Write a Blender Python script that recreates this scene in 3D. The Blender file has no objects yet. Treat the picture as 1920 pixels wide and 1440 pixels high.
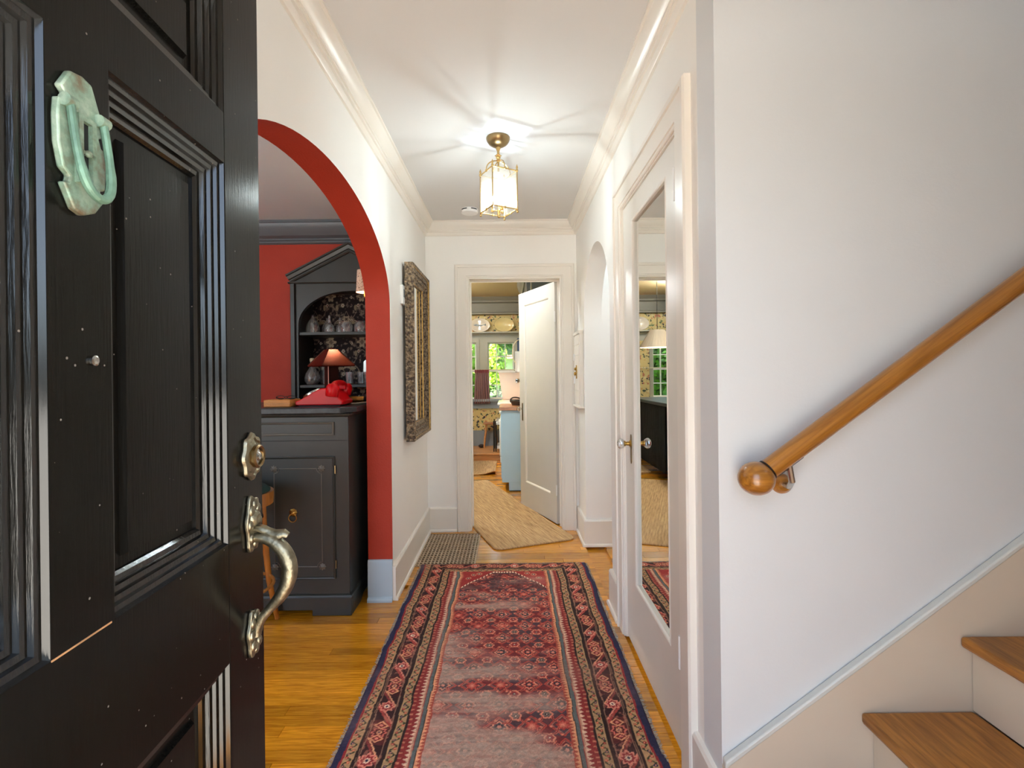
import bpy, bmesh, math, random
import numpy as np
from mathutils import Vector, Matrix
random.seed(7); RNG = np.random.default_rng(7)
S = bpy.context.scene
COL = S.collection

# ------------------------------------------------------------------ camera, sky, sun, exposure
PI = math.pi
cam_d = bpy.data.cameras.new('camera')
cam = bpy.data.objects.new('camera', cam_d); COL.objects.link(cam)
cam.location = (0, 0, 1.29)
cam.rotation_euler = (PI/2, 0.0117, 0)
cam_d.sensor_fit = 'HORIZONTAL'; cam_d.sensor_width = 36
cam_d.lens = 920/1920*36
cam_d.shift_x = 5/1920; cam_d.shift_y = -20/1920
cam_d.clip_start = 0.02
S.camera = cam
W = bpy.data.worlds.new('sky'); S.world = W; W.use_nodes = True
wn = W.node_tree; wn.nodes.clear()
sky = wn.nodes.new('ShaderNodeTexSky'); sky.sky_type = 'NISHITA'
sky.sun_disc = False; sky.sun_elevation = math.radians(48); sky.sun_rotation = math.radians(-80)
sky.air_density = 1.0; sky.dust_density = 4.0; sky.ozone_density = 0.6
hs = wn.nodes.new('ShaderNodeHueSaturation'); hs.inputs['Saturation'].default_value = 0.45
bg = wn.nodes.new('ShaderNodeBackground'); bg.inputs['Strength'].default_value = 0.375
wo = wn.nodes.new('ShaderNodeOutputWorld')
wn.links.new(sky.outputs[0], hs.inputs['Color']); tn = wn.nodes.new('ShaderNodeVectorMath'); tn.operation = 'MULTIPLY'; tn.inputs[1].default_value = (.84, .97, 1.10)   # camera white balance on daylight
wn.links.new(hs.outputs[0], tn.inputs[0]); wn.links.new(tn.outputs[0], bg.inputs['Color']); wn.links.new(bg.outputs[0], wo.inputs['Surface'])
sun_d = bpy.data.lights.new('sun', 'SUN'); sun_d.energy = 11.0; sun_d.angle = 0.02; sun_d.color = (1, .94, .84)
sun = bpy.data.objects.new('sun', sun_d); COL.objects.link(sun)
sun.rotation_euler = Vector((0.80, 0.25, -0.95)).to_track_quat('-Z', 'Y').to_euler()
S.view_settings.view_transform = 'Standard'; S.view_settings.look = 'None'
S.view_settings.gamma = 1.0; S.view_settings.use_curve_mapping = False
S.view_settings.exposure = 1.72
try:
    cy = S.cycles
    cy.use_denoising = True; cy.denoiser = 'OPENIMAGEDENOISE'
    cy.max_bounces = 14; cy.diffuse_bounces = 8; cy.glossy_bounces = 6; cy.transparent_max_bounces = 24; cy.transmission_bounces = 8
    cy.caustics_reflective = False; cy.caustics_refractive = False
    cy.sample_clamp_indirect = 8.0; cy.blur_glossy = 0.5
except Exception:
    pass
def portal(loc, look, sx, sy):
    d = bpy.data.lights.new('sky_portal', 'AREA'); d.shape = 'RECTANGLE'; d.size = sx; d.size_y = sy
    d.cycles.is_portal = True
    o = bpy.data.objects.new('sky_portal', d); COL.objects.link(o); o.location = loc
    o.rotation_euler = Vector(look).to_track_quat('-Z', 'Z').to_euler()
portal((0, -.13, 1.05), (0, 1, 0), .92, 2.1)
portal((-2.6, -.13, 1.4), (0, 1, 0), 1.8, 1.5)
portal((2.75, -.13, 3.8), (0, 1, 0), .9, 1.0)
portal((-.14, 8.22, 1.35), (0, -1, 0), .43, .95)
portal((-.73, 8.22, 1.35), (0, -1, 0), .40, .95)
portal((-1.41, 8.22, 1.35), (0, -1, 0), .43, .95)

# ------------------------------------------------------------------ material helpers
def lin(c):
    return tuple((v/255/12.92 if v/255 <= .04045 else ((v/255+.055)/1.055)**2.4) for v in c)
MATS = {}
def new_mat(name):
    m = bpy.data.materials.new(name); m.use_nodes = True
    nt = m.node_tree; b = nt.nodes['Principled BSDF']; MATS[name] = m
    return m, nt, b
def L(nt, a, b): nt.links.new(a, b)
def N(nt, t, **k):
    n = nt.nodes.new(t)
    for q, v in k.items():
        if q in n.inputs.keys(): n.inputs[q].default_value = v
        else: setattr(n, q, v)
    return n
def mat(name, rgb, rough=.5, metal=0, var=.06, vscale=6, bump=0, bscale=120, coat=0, spec=.5, stretch=None):
    """plain paint / metal with slight procedural tone variation and relief"""
    m, nt, b = new_mat(name)
    c = lin(rgb)
    b.inputs['Roughness'].default_value = rough; b.inputs['Metallic'].default_value = metal
    b.inputs['Coat Weight'].default_value = coat; b.inputs['Specular IOR Level'].default_value = spec
    tc = N(nt, 'ShaderNodeTexCoord'); mp = N(nt, 'ShaderNodeMapping')
    L(nt, tc.outputs['Object'], mp.inputs['Vector'])
    if stretch: mp.inputs['Scale'].default_value = stretch
    nz = N(nt, 'ShaderNodeTexNoise', Scale=vscale, Detail=3.0); L(nt, mp.outputs[0], nz.inputs['Vector'])
    cr = N(nt, 'ShaderNodeValToRGB')
    cr.color_ramp.elements[0].color = (*[v*(1-var) for v in c], 1); cr.color_ramp.elements[1].color = (*[min(1, v*(1+var)) for v in c], 1)
    cr.color_ramp.elements[0].position = .3; cr.color_ramp.elements[1].position = .7
    L(nt, nz.outputs['Fac'], cr.inputs['Fac']); L(nt, cr.outputs[0], b.inputs['Base Color'])
    if bump:
        n2 = N(nt, 'ShaderNodeTexNoise', Scale=bscale, Detail=2.0); L(nt, mp.outputs[0], n2.inputs['Vector'])
        bp = N(nt, 'ShaderNodeBump', Strength=bump, Distance=.004); L(nt, n2.outputs['Fac'], bp.inputs['Height']); L(nt, bp.outputs[0], b.inputs['Normal'])
    return m
def glass(name, tint=(1, 1, 1), edge=.5, base=.04):
    """thin pane: lets light straight through, mirrors more at grazing angles"""
    m = bpy.data.materials.new(name); m.use_nodes = True; nt = m.node_tree; nt.nodes.clear(); MATS[name] = m
    o = N(nt, 'ShaderNodeOutputMaterial'); mx = N(nt, 'ShaderNodeMixShader'); t = N(nt, 'ShaderNodeBsdfTransparent'); g = N(nt, 'ShaderNodeBsdfGlossy', Roughness=.03)
    t.inputs['Color'].default_value = (*tint, 1)
    lw = N(nt, 'ShaderNodeLayerWeight', Blend=.35); ml = N(nt, 'ShaderNodeMath', operation='MULTIPLY_ADD')
    L(nt, lw.outputs['Facing'], ml.inputs[0]); ml.inputs[1].default_value = edge; ml.inputs[2].default_value = base
    L(nt, ml.outputs[0], mx.inputs[0]); L(nt, t.outputs[0], mx.inputs[1]); L(nt, g.outputs[0], mx.inputs[2]); L(nt, mx.outputs[0], o.inputs['Surface'])
    return m
def glow(name, rgb, strength):
    m, nt, b = new_mat(name)
    b.inputs['Base Color'].default_value = (*rgb, 1); b.inputs['Emission Color'].default_value = (*rgb, 1); b.inputs['Emission Strength'].default_value = strength
    return m
def wood(name, dark, light, rough=.35, stretch=(2, 30, 30), scale=3, coat=.3, rnd=True, spread=.5, space='Position', bump=.06):
    m, nt, b = new_mat(name)
    geo = N(nt, 'ShaderNodeNewGeometry'); oi = N(nt, 'ShaderNodeObjectInfo'); tc = N(nt, 'ShaderNodeTexCoord')
    add = N(nt, 'ShaderNodeMath', operation='ADD'); L(nt, oi.outputs['Random'], add.inputs[0]); L(nt, geo.outputs['Random Per Island'], add.inputs[1])
    fr = N(nt, 'ShaderNodeMath', operation='FRACT'); L(nt, add.outputs[0], fr.inputs[0])
    sc = N(nt, 'ShaderNodeVectorMath', operation='MULTIPLY'); L(nt, geo.outputs['Position'] if space == 'Position' else tc.outputs['Object'], sc.inputs[0]); sc.inputs[1].default_value = stretch
    off = N(nt, 'ShaderNodeVectorMath', operation='MULTIPLY_ADD'); cmb = N(nt, 'ShaderNodeCombineXYZ')
    for i in range(3): L(nt, fr.outputs[0], cmb.inputs[i])
    L(nt, cmb.outputs[0], off.inputs[0]); off.inputs[1].default_value = (37, 91, 53) if rnd else (0, 0, 0); L(nt, sc.outputs[0], off.inputs[2])
    n1 = N(nt, 'ShaderNodeTexNoise', Scale=scale, Detail=6.0, Roughness=.6, Distortion=.6); L(nt, off.outputs[0], n1.inputs['Vector'])
    cr = N(nt, 'ShaderNodeValToRGB'); e = cr.color_ramp.elements
    e[0].color = (*lin(dark), 1); e[1].color = (*lin(light), 1); e[0].position = .32; e[1].position = .66
    L(nt, n1.outputs['Fac'], cr.inputs['Fac'])
    hv = N(nt, 'ShaderNodeHueSaturation'); L(nt, cr.outputs[0], hv.inputs['Color'])
    mr = N(nt, 'ShaderNodeMapRange'); L(nt, fr.outputs[0], mr.inputs['Value']); mr.inputs['To Min'].default_value = 1-spread*.55; mr.inputs['To Max'].default_value = 1+spread*.45
    if rnd: L(nt, mr.outputs[0], hv.inputs['Value'])
    L(nt, hv.outputs[0], b.inputs['Base Color'])
    b.inputs['Roughness'].default_value = rough; b.inputs['Coat Weight'].default_value = coat; b.inputs['Coat Roughness'].default_value = .14
    if bump:
        bp = N(nt, 'ShaderNodeBump', Strength=bump, Distance=.002); L(nt, n1.outputs['Fac'], bp.inputs['Height']); L(nt, bp.outputs[0], b.inputs['Normal'])
    return m
def vcol(name, rough=.9, bump=.5, bscale=500, sheen=.0):
    m, nt, b = new_mat(name)
    a = N(nt, 'ShaderNodeVertexColor', layer_name='Col'); nz = N(nt, 'ShaderNodeTexNoise', Scale=bscale, Detail=2.0)
    tc = N(nt, 'ShaderNodeTexCoord'); L(nt, tc.outputs['Object'], nz.inputs['Vector'])
    hv = N(nt, 'ShaderNodeHueSaturation'); mr = N(nt, 'ShaderNodeMapRange'); L(nt, nz.outputs['Fac'], mr.inputs['Value'])
    mr.inputs['From Min'].default_value = .3; mr.inputs['From Max'].default_value = .7; mr.inputs['To Min'].default_value = .75; mr.inputs['To Max'].default_value = 1.25
    L(nt, mr.outputs[0], hv.inputs['Value']); L(nt, a.outputs['Color'], hv.inputs['Color']); L(nt, hv.outputs[0], b.inputs['Base Color'])
    b.inputs['Roughness'].default_value = rough; b.inputs['Specular IOR Level'].default_value = .15
    bp = N(nt, 'ShaderNodeBump', Strength=bump, Distance=.002); L(nt, nz.outputs['Fac'], bp.inputs['Height']); L(nt, bp.outputs[0], b.inputs['Normal'])
    return m

mat('wall_white', (240, 238, 234), .55, var=.012, vscale=2, bump=.05, bscale=160)
mat('trim_white', (233, 227, 218), .32, var=.015, vscale=3, bump=.02, bscale=60)
mat('ceiling_white', (218, 217, 216), .7, var=.01, vscale=2, bump=.03)
mat('stair_wall', (216, 218, 220), .6, var=.012, vscale=2, bump=.08, bscale=120)
mat('skirt_beige', (208, 194, 176), .4, var=.02); mat('stair_cap', (206, 207, 202), .4, var=.02)
mat('red_paint', (172, 60, 44), .55, spec=.25, var=.05, vscale=5, bump=.35, bscale=140)
mat('blue_plinth', (172, 190, 202), .4, var=.02)
mat('dining_grey', (92, 100, 108), .4, var=.03)
mat('dining_ceiling', (214, 232, 242), .7, var=.01)
mat('cabinet_black', (46, 48, 45), .38, var=.08, vscale=8, bump=.03)
mat('cabinet_edge', (92, 88, 80), .4, var=.1)
mat('dark_inside', (20, 20, 21), .6); mat('pit_shade_black', (5, 5, 5), .9, spec=.1)  # pit black carries the shade under the floor grille in its colour
mat('brass', (176, 140, 72), .28, 1, var=.15, vscale=30)
mat('antique_brass', (150, 128, 92), .3, 1, var=.12, vscale=20)
mat('lantern_brass', (206, 176, 118), .25, 1, var=.1, vscale=30)
mat('pewter', (148, 142, 122), .42, 1, var=.3, vscale=45, bump=.4, bscale=90)
mat('nickel', (190, 188, 182), .22, 1, var=.08, vscale=30)
mat('dark_metal', (36, 34, 32), .5, .6)
mat('plastic_white', (236, 236, 236), .4, var=.01)
mat('paint_door', (226, 222, 214), .33, var=.015); mat('paint_kitchen_door', (206, 202, 196), .33, var=.015)
mat('kitchen_trim', (168, 166, 150), .4, var=.03)
mat('kitchen_frieze', (120, 114, 98), .5, var=.03)
mat('kitchen_ceiling', (204, 182, 140), .7, var=.02)
mat('kitchen_grey', (140, 148, 156), .45, var=.03)
mat('blue_cabinet', (184, 216, 240), .4, var=.03, vscale=4)
mat('enamel_white', (240, 240, 238), .18, var=.01, coat=.4)
mat('pink_panel', (232, 216, 206), .35, var=.02)
mat('stone_top', (44, 46, 50), .3, var=.5, vscale=38, spec=.35)
mat('red_phone', (190, 10, 20), .3, var=.03, spec=.3)
mat('copper', (106, 70, 62), .26, 1, var=.12, vscale=14)
mat('bronze_dark', (44, 30, 26), .35, .5, var=.2)
mat('leather_tan', (196, 132, 66), .5, var=.1, bump=.5, bscale=220)
mat('cord_grey', (178, 172, 150), .5)
mat('green_cushion', (18, 46, 40), .7, var=.1)
mat('curtain', (142, 106, 104), .85, var=.25, vscale=9, stretch=(12, 12, .4), bump=.2)
mat('curtain_head', (146, 66, 70), .85, var=.2)
mat('skirt_black', (40, 40, 40), .9, var=.2, vscale=10)
mat('shade_pleat', (214, 196, 176), .8, var=.04)
mat('china_cream', (228, 208, 150), .22, var=.05, coat=.4)
mat('china_white', (226, 216, 200), .22, var=.05, coat=.4)
mat('platter_fish', (96, 96, 84), .3, var=.3, vscale=30)
mat('wicker_dark', (52, 34, 26), .6, var=.3, bump=.5)
mat('bottle_green', (120, 140, 40), .2)
mat('bottle_yellow', (214, 178, 30), .2)
mat('bottle_orange', (190, 96, 30), .3)
mat('towel_white', (240, 240, 240), .85, var=.02)
mat('towel_navy', (62, 84, 116), .85, var=.1)
mat('rope_cream', (226, 214, 180), .8)
mat('silver', (200, 200, 196), .12, 1, var=.06)
mat('concrete', (176, 170, 160), .9, var=.1)
mat('lawn', (92, 128, 44), .9, var=.3, vscale=3)
mat('siding', (232, 232, 226), .7, var=.02)
mat('roof_brown', (150, 104, 76), .8, var=.2)
mat('bare_wood', (176, 132, 92), .7, var=.35, vscale=30)
mat('bark', (70, 56, 44), .9, var=.2)
for nm, c in (('leaf_dark', (58, 98, 26)), ('leaf_lime', (150, 186, 30)), ('leaf_mid', (98, 142, 30))):
    m_ = mat(nm, c, .55, var=.45, vscale=12)
glass('pane_glass'); glass('lantern_glass', (1, .985, .95), .35, .05)
# seeded old lantern glass scatters a little of the bulb light
nt = MATS['lantern_glass'].node_tree; o_n = [n for n in nt.nodes if n.type == 'OUTPUT_MATERIAL'][0]; m_n = [n for n in nt.nodes if n.type == 'MIX_SHADER'][0]
tl = N(nt, 'ShaderNodeBsdfTranslucent'); tl.inputs['Color'].default_value = (1, .95, .85, 1); m2 = N(nt, 'ShaderNodeMixShader'); m2.inputs[0].default_value = .04
L(nt, m_n.outputs[0], m2.inputs[1]); L(nt, tl.outputs[0], m2.inputs[2]); L(nt, m2.outputs[0], o_n.inputs['Surface'])

def hazy(name, amt):
    nt = MATS[name].node_tree; o_n = [n for n in nt.nodes if n.type == 'OUTPUT_MATERIAL'][0]; m_n = [n for n in nt.nodes if n.type == 'MIX_SHADER'][0]
    df = N(nt, 'ShaderNodeBsdfDiffuse'); df.inputs['Color'].default_value = (.8, .8, .78, 1); m2 = N(nt, 'ShaderNodeMixShader'); m2.inputs[0].default_value = amt
    L(nt, m_n.outputs[0], m2.inputs[1]); L(nt, df.outputs[0], m2.inputs[2]); L(nt, m2.outputs[0], o_n.inputs['Surface'])
glass('crystal', (.92, .93, .93), .75, .10); glass('knob_glass', (.95, .97, .96), .8, .25); hazy('crystal', .14)
glow('filament', (.73, .885, 1.0), 610); glow('sconce_bulb', (1, .84, .62), 45); glow('pendant_bulb', (1, .9, .72), 300); glow('globe', (.78, .91, 1), 9); glow('kitchen_fill_globe', (.78, .91, 1), 60); glow('nook_fill_globe', (.92, .96, 1), 55); glow('passage_fill_globe', (.78, .91, 1), 13)  # the globe glows belong to unseen lamps added for brightness
m, nt, b = new_mat('mirror'); b.inputs['Base Color'].default_value = (.86, .88, .86, 1); b.inputs['Metallic'].default_value = 1; b.inputs['Roughness'].default_value = .015
wood('oak_floor', (176, 106, 10), (226, 156, 34), .26, (4, 60, 26), 2.0, .55, True, .66)
wood('oak_rail', (130, 80, 24), (178, 118, 44), .28, (1.5, 34, 34), 2.5, .5, False, space='Object')
wood('oak_tread', (126, 76, 20), (178, 118, 44), .4, (30, 3, 30), 2.0, .2, True, .2)
wood('bentwood', (150, 88, 26), (190, 124, 50), .3, (20, 20, 3), 2.0, .4, False)
wood('butcher', (150, 88, 56), (196, 140, 96), .35, (3, 26, 26), 2.0, .2, False)
wood('step_oak', (170, 112, 60), (214, 156, 96), .35, (2, 26, 26), 2.0, .2, True, .2)
wood('grille_wood', (150, 122, 92), (196, 168, 134), .35, (9, 9, 9), 4.0, .2, True, .15)

# glossy black door paint: fine brush lines, dust specks
m, nt, b = new_mat('black_gloss')
tc = N(nt, 'ShaderNodeTexCoord'); mp = N(nt, 'ShaderNodeMapping'); L(nt, tc.outputs['Object'], mp.inputs['Vector']); mp.inputs['Scale'].default_value = (90, 90, 5)
nz = N(nt, 'ShaderNodeTexNoise', Scale=3.0, Detail=5.0); L(nt, mp.outputs[0], nz.inputs['Vector'])
vo = N(nt, 'ShaderNodeTexVoronoi', Scale=42.0); L(nt, tc.outputs['Object'], vo.inputs['Vector'])
vo2 = N(nt, 'ShaderNodeTexNoise', Scale=5.0); L(nt, tc.outputs['Object'], vo2.inputs['Vector'])
th = N(nt, 'ShaderNodeMath', operation='MULTIPLY'); L(nt, vo2.outputs['Fac'], th.inputs[0]); th.inputs[1].default_value = .10
ls = N(nt, 'ShaderNodeMath', operation='LESS_THAN'); L(nt, vo.outputs['Distance'], ls.inputs[0]); L(nt, th.outputs[0], ls.inputs[1])
cr = N(nt, 'ShaderNodeValToRGB'); cr.color_ramp.elements[0].color = (.003, .003, .0024, 1); cr.color_ramp.elements[1].color = (.010, .009, .0075, 1); L(nt, nz.outputs['Fac'], cr.inputs['Fac'])
mx = N(nt, 'ShaderNodeMix', data_type='RGBA'); L(nt, ls.outputs[0], mx.inputs['Factor']); L(nt, cr.outputs[0], mx.inputs['A']); mx.inputs['B'].default_value = (.16, .14, .12, 1)
L(nt, mx.outputs['Result'], b.inputs['Base Color']); b.inputs['Roughness'].default_value = .2; b.inputs['Specular IOR Level'].default_value = .13
bp = N(nt, 'ShaderNodeBump', Strength=.10, Distance=.002); L(nt, nz.outputs['Fac'], bp.inputs['Height']); L(nt, bp.outputs[0], b.inputs['Normal'])
m2_ = MATS['black_gloss'].copy(); m2_.name = 'black_moulding'; MATS['black_moulding'] = m2_
m2_.node_tree.nodes['Principled BSDF'].inputs['Roughness'].default_value = .12; m2_.node_tree.nodes['Principled BSDF'].inputs['Specular IOR Level'].default_value = .7
# verdigris
m, nt, b = new_mat('verdigris')
tc = N(nt, 'ShaderNodeTexCoord'); nz = N(nt, 'ShaderNodeTexNoise', Scale=26.0, Detail=5.0, Roughness=.65); L(nt, tc.outputs['Object'], nz.inputs['Vector'])
cr = N(nt, 'ShaderNodeValToRGB'); e = cr.color_ramp.elements; e[0].position = .34; e[1].position = .68
e[0].color = (*lin((112, 98, 76)), 1); e[1].color = (*lin((168, 184, 164)), 1); q = e.new(.5); q.color = (*lin((128, 154, 134)), 1)
L(nt, nz.outputs['Fac'], cr.inputs['Fac']); L(nt, cr.outputs[0], b.inputs['Base Color']); b.inputs['Roughness'].default_value = .45; b.inputs['Metallic'].default_value = .25
n2 = N(nt, 'ShaderNodeTexNoise', Scale=70.0, Detail=3.0); L(nt, tc.outputs['Object'], n2.inputs['Vector']); bp = N(nt, 'ShaderNodeBump', Strength=.6, Distance=.004); L(nt, n2.outputs['Fac'], bp.inputs['Height']); L(nt, bp.outputs[0], b.inputs['Normal'])
mat('verdigris_ring', (108, 142, 122), .5, .2, var=.3, vscale=40, bump=.4)
# carved frame: dark bronze with gilt rubbed on the raised parts
m, nt, b = new_mat('carved_frame')
tc = N(nt, 'ShaderNodeTexCoord'); nz = N(nt, 'ShaderNodeTexNoise', Scale=55.0, Detail=4.0); L(nt, tc.outputs['Object'], nz.inputs['Vector'])
vo = N(nt, 'ShaderNodeTexVoronoi', Scale=70.0); L(nt, tc.outputs['Object'], vo.inputs['Vector'])
cr = N(nt, 'ShaderNodeValToRGB'); e = cr.color_ramp.elements; e[0].color = (*lin((80, 66, 56)), 1); e[1].color = (*lin((172, 150, 120)), 1); e[0].position = .38; e[1].position = .68
L(nt, nz.outputs['Fac'], cr.inputs['Fac']); L(nt, cr.outputs[0], b.inputs['Base Color']); b.inputs['Roughness'].default_value = .5; b.inputs['Metallic'].default_value = .3
bp = N(nt, 'ShaderNodeBump', Strength=1.0, Distance=.01); L(nt, vo.outputs['Distance'], bp.inputs['Height']); L(nt, bp.outputs[0], b.inputs['Normal'])
mat('gilt', (190, 150, 84), .35, .8, var=.3, vscale=60, bump=.5)
# floral paper for the kitchen
def floral(name, base, cols, scale, seed):
    m, nt, b = new_mat(name)
    tc = N(nt, 'ShaderNodeTexCoord'); mp = N(nt, 'ShaderNodeMapping'); L(nt, tc.outputs['Object'], mp.inputs['Vector']); mp.inputs['Location'].default_value = (seed, seed*.7, seed*.3)
    wz = N(nt, 'ShaderNodeTexNoise', Scale=scale*.8); L(nt, mp.outputs[0], wz.inputs['Vector'])
    ad = N(nt, 'ShaderNodeVectorMath', operation='MULTIPLY_ADD'); L(nt, wz.outputs['Color'], ad.inputs[0]); ad.inputs[1].default_value = (.12, .12, .12); L(nt, mp.outputs[0], ad.inputs[2])
    v = N(nt, 'ShaderNodeTexVoronoi', Scale=scale); L(nt, ad.outputs[0], v.inputs['Vector'])
    cr = N(nt, 'ShaderNodeValToRGB'); cr.color_ramp.interpolation = 'CONSTANT'; sp = N(nt, 'ShaderNodeSeparateColor'); L(nt, v.outputs['Color'], sp.inputs[0]); L(nt, sp.outputs[0], cr.inputs['Fac'])
    e = cr.color_ramp.elements
    for i, c in enumerate(cols):
        if i < 2: el = e[i]; el.position = i/len(cols)
        else: el = e.new(i/len(cols))
        el.color = (*lin(c), 1)
    ls = N(nt, 'ShaderNodeMath', operation='LESS_THAN'); L(nt, v.outputs['Distance'], ls.inputs[0]); ls.inputs[1].default_value = .42
    mx = N(nt, 'ShaderNodeMix', data_type='RGBA'); L(nt, ls.outputs[0], mx.inputs['Factor']); mx.inputs['A'].default_value = (*lin(base), 1); L(nt, cr.outputs[0], mx.inputs['B'])
    L(nt, mx.outputs['Result'], b.inputs['Base Color']); b.inputs['Roughness'].default_value = .7
floral('kitchen_paper', (212, 190, 130), [(60, 74, 56), (212, 190, 130), (188, 110, 86), (96, 116, 78), (222, 206, 160), (54, 52, 60), (206, 160, 96)], 22, 3)
floral('shade_print', (226, 200, 178), [(90, 60, 50), (226, 200, 178), (190, 140, 110)], 60, 5)
# jute: braided strands along the runner's length
m, nt, b = new_mat('jute')
tc = N(nt, 'ShaderNodeTexCoord'); mp = N(nt, 'ShaderNodeMapping'); L(nt, tc.outputs['Object'], mp.inputs['Vector']); mp.inputs['Scale'].default_value = (50, 3.5, 1)
nz = N(nt, 'ShaderNodeTexNoise', Scale=1.6, Detail=5.0, Roughness=.65); L(nt, mp.outputs[0], nz.inputs['Vector'])
cr = N(nt, 'ShaderNodeValToRGB'); e = cr.color_ramp.elements; e[0].color = (*lin((148, 114, 80)), 1); e[1].color = (*lin((208, 174, 130)), 1); e[0].position = .28; e[1].position = .62
L(nt, nz.outputs['Fac'], cr.inputs['Fac']); L(nt, cr.outputs[0], b.inputs['Base Color']); b.inputs['Roughness'].default_value = .95; b.inputs['Specular IOR Level'].default_value = .1
wv = N(nt, 'ShaderNodeTexWave', Scale=14.0, Distortion=1.0); wv.bands_direction = 'X'; L(nt, tc.outputs['Object'], wv.inputs['Vector'])
bp = N(nt, 'ShaderNodeBump', Strength=.5, Distance=.004); L(nt, wv.outputs['Fac'], bp.inputs['Height']); L(nt, bp.outputs[0], b.inputs['Normal'])
vcol('rug_pile'); vcol('hutch_paper', .7, .05, 300)

# ------------------------------------------------------------------ mesh helpers
PM = {}                                        # parent name -> its matrix
class MB:
    def __init__(s): s.v = []; s.f = []; s.mi = []
    def add(s, vs, fs, mi=0):
        o = len(s.v); s.v += [tuple(p) for p in vs]; s.f += [tuple(i+o for i in f) for f in fs]; s.mi += [mi]*len(fs); return s
    def box(s, x0, x1, y0, y1, z0, z1, mi=0):
        return s.add([(x0,y0,z0),(x1,y0,z0),(x1,y1,z0),(x0,y1,z0),(x0,y0,z1),(x1,y0,z1),(x1,y1,z1),(x0,y1,z1)],
                     [(0,3,2,1),(4,5,6,7),(0,1,5,4),(1,2,6,5),(2,3,7,6),(3,0,4,7)], mi)
    def prism(s, poly, axis, a, b, mi=0, side=None, cap2=None):
        """outline in the two other axes, extruded along axis from a to b; side / cap2: material of rim / of the b face"""
        def P(p, q): return {'x': (q, p[0], p[1]), 'y': (p[0], q, p[1]), 'z': (p[0], p[1], q)}[axis]
        n = len(poly)
        o = len(s.v); s.v += [P(p, a) for p in poly] + [P(p, b) for p in poly]
        s.f.append(tuple(o+i for i in range(n))); s.mi.append(mi)
        s.f.append(tuple(o+n+i for i in reversed(range(n)))); s.mi.append(mi if cap2 is None else cap2)
        for i in range(n):
            j = (i+1) % n; s.f.append((o+i, o+n+i, o+n+j, o+j)); s.mi.append(mi if side is None else side)
        return s
    def lathe(s, prof, c=(0,0,0), axis=(0,0,1), seg=24, mi=0, mod=None):
        ax = Vector(axis).normalized(); q = Vector((0,0,1)).rotation_difference(ax); c = Vector(c)
        o = len(s.v); n = len(prof)
        for k in range(seg):
            a = 2*PI*k/seg; g = mod(a) if mod else 1
            for r, z in prof: s.v.append(tuple(c + q @ Vector((r*g*math.cos(a), r*g*math.sin(a), z))))
        for k in range(seg):
            k2 = (k+1) % seg
            for i in range(n-1): s.f.append((o+k*n+i, o+k2*n+i, o+k2*n+i+1, o+k*n+i+1)); s.mi.append(mi)
        return s
    def ball(s, c, r, sc=(1,1,1), seg=16, rings=10, mi=0):
        o = len(s.v); c = Vector(c)
        for i in range(rings+1):
            t = PI*i/rings
            for k in range(seg):
                a = 2*PI*k/seg; s.v.append((c.x+r*sc[0]*math.sin(t)*math.cos(a), c.y+r*sc[1]*math.sin(t)*math.sin(a), c.z+r*sc[2]*math.cos(t)))
        for i in range(rings):
            for k in range(seg):
                k2 = (k+1) % seg; s.f.append((o+i*seg+k, o+i*seg+k2, o+(i+1)*seg+k2, o+(i+1)*seg+k)); s.mi.append(mi)
        return s
    def tube(s, path, r, seg=10, closed=False, mi=0, flat=(1, 1)):
        P = [Vector(p) for p in path]; n = len(P); rs = r if isinstance(r, (list, tuple)) else [r]*n
        T = []
        for i in range(n):
            a = P[(i-1) % n] if closed or i > 0 else P[i]; b = P[(i+1) % n] if closed or i < n-1 else P[i]
            T.append((b-a).normalized())
        u = T[0].orthogonal().normalized(); o = len(s.v)
        for i in range(n):
            u = (u - T[i]*u.dot(T[i])).normalized(); w = T[i].cross(u)
            for k in range(seg):
                a = 2*PI*k/seg; s.v.append(tuple(P[i] + (u*math.cos(a)*flat[0] + w*math.sin(a)*flat[1])*rs[i]))
        for i in range(n if closed else n-1):
            j = (i+1) % n
            for k in range(seg):
                k2 = (k+1) % seg; s.f.append((o+i*seg+k, o+i*seg+k2, o+j*seg+k2, o+j*seg+k)); s.mi.append(mi)
        if not closed:
            s.f.append(tuple(o+k for k in reversed(range(seg)))); s.mi.append(mi); s.f.append(tuple(o+(n-1)*seg+k for k in range(seg))); s.mi.append(mi)
        return s
    def sweep(s, path, prof, n, closed=False, mi=0, pclosed=True):
        """profile (side, out) carried along a flat path with mitred corners; n: plane normal; side = n x tangent"""
        P = [Vector(p) for p in path]; n = Vector(n); c = len(P); m = len(prof); o = len(s.v)
        for i in range(c):
            t1 = (P[i]-P[i-1]).normalized() if closed or i > 0 else None
            t2 = (P[(i+1) % c]-P[i]).normalized() if closed or i < c-1 else None
            t1 = t1 or t2; t2 = t2 or t1
            s1, s2 = n.cross(t1), n.cross(t2); mt = (s1+s2)/(1+s1.dot(s2))
            for a, b in prof: s.v.append(tuple(P[i] + mt*a + n*b))
        for i in range(c if closed else c-1):
            j = (i+1) % c
            for k in range(m if pclosed else m-1):
                k2 = (k+1) % m; s.f.append((o+i*m+k, o+j*m+k, o+j*m+k2, o+i*m+k2)); s.mi.append(mi)
        if not closed and pclosed:
            s.f.append(tuple(o+k for k in range(m))); s.mi.append(mi); s.f.append(tuple(o+(c-1)*m+k for k in reversed(range(m)))); s.mi.append(mi)
        return s
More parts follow.
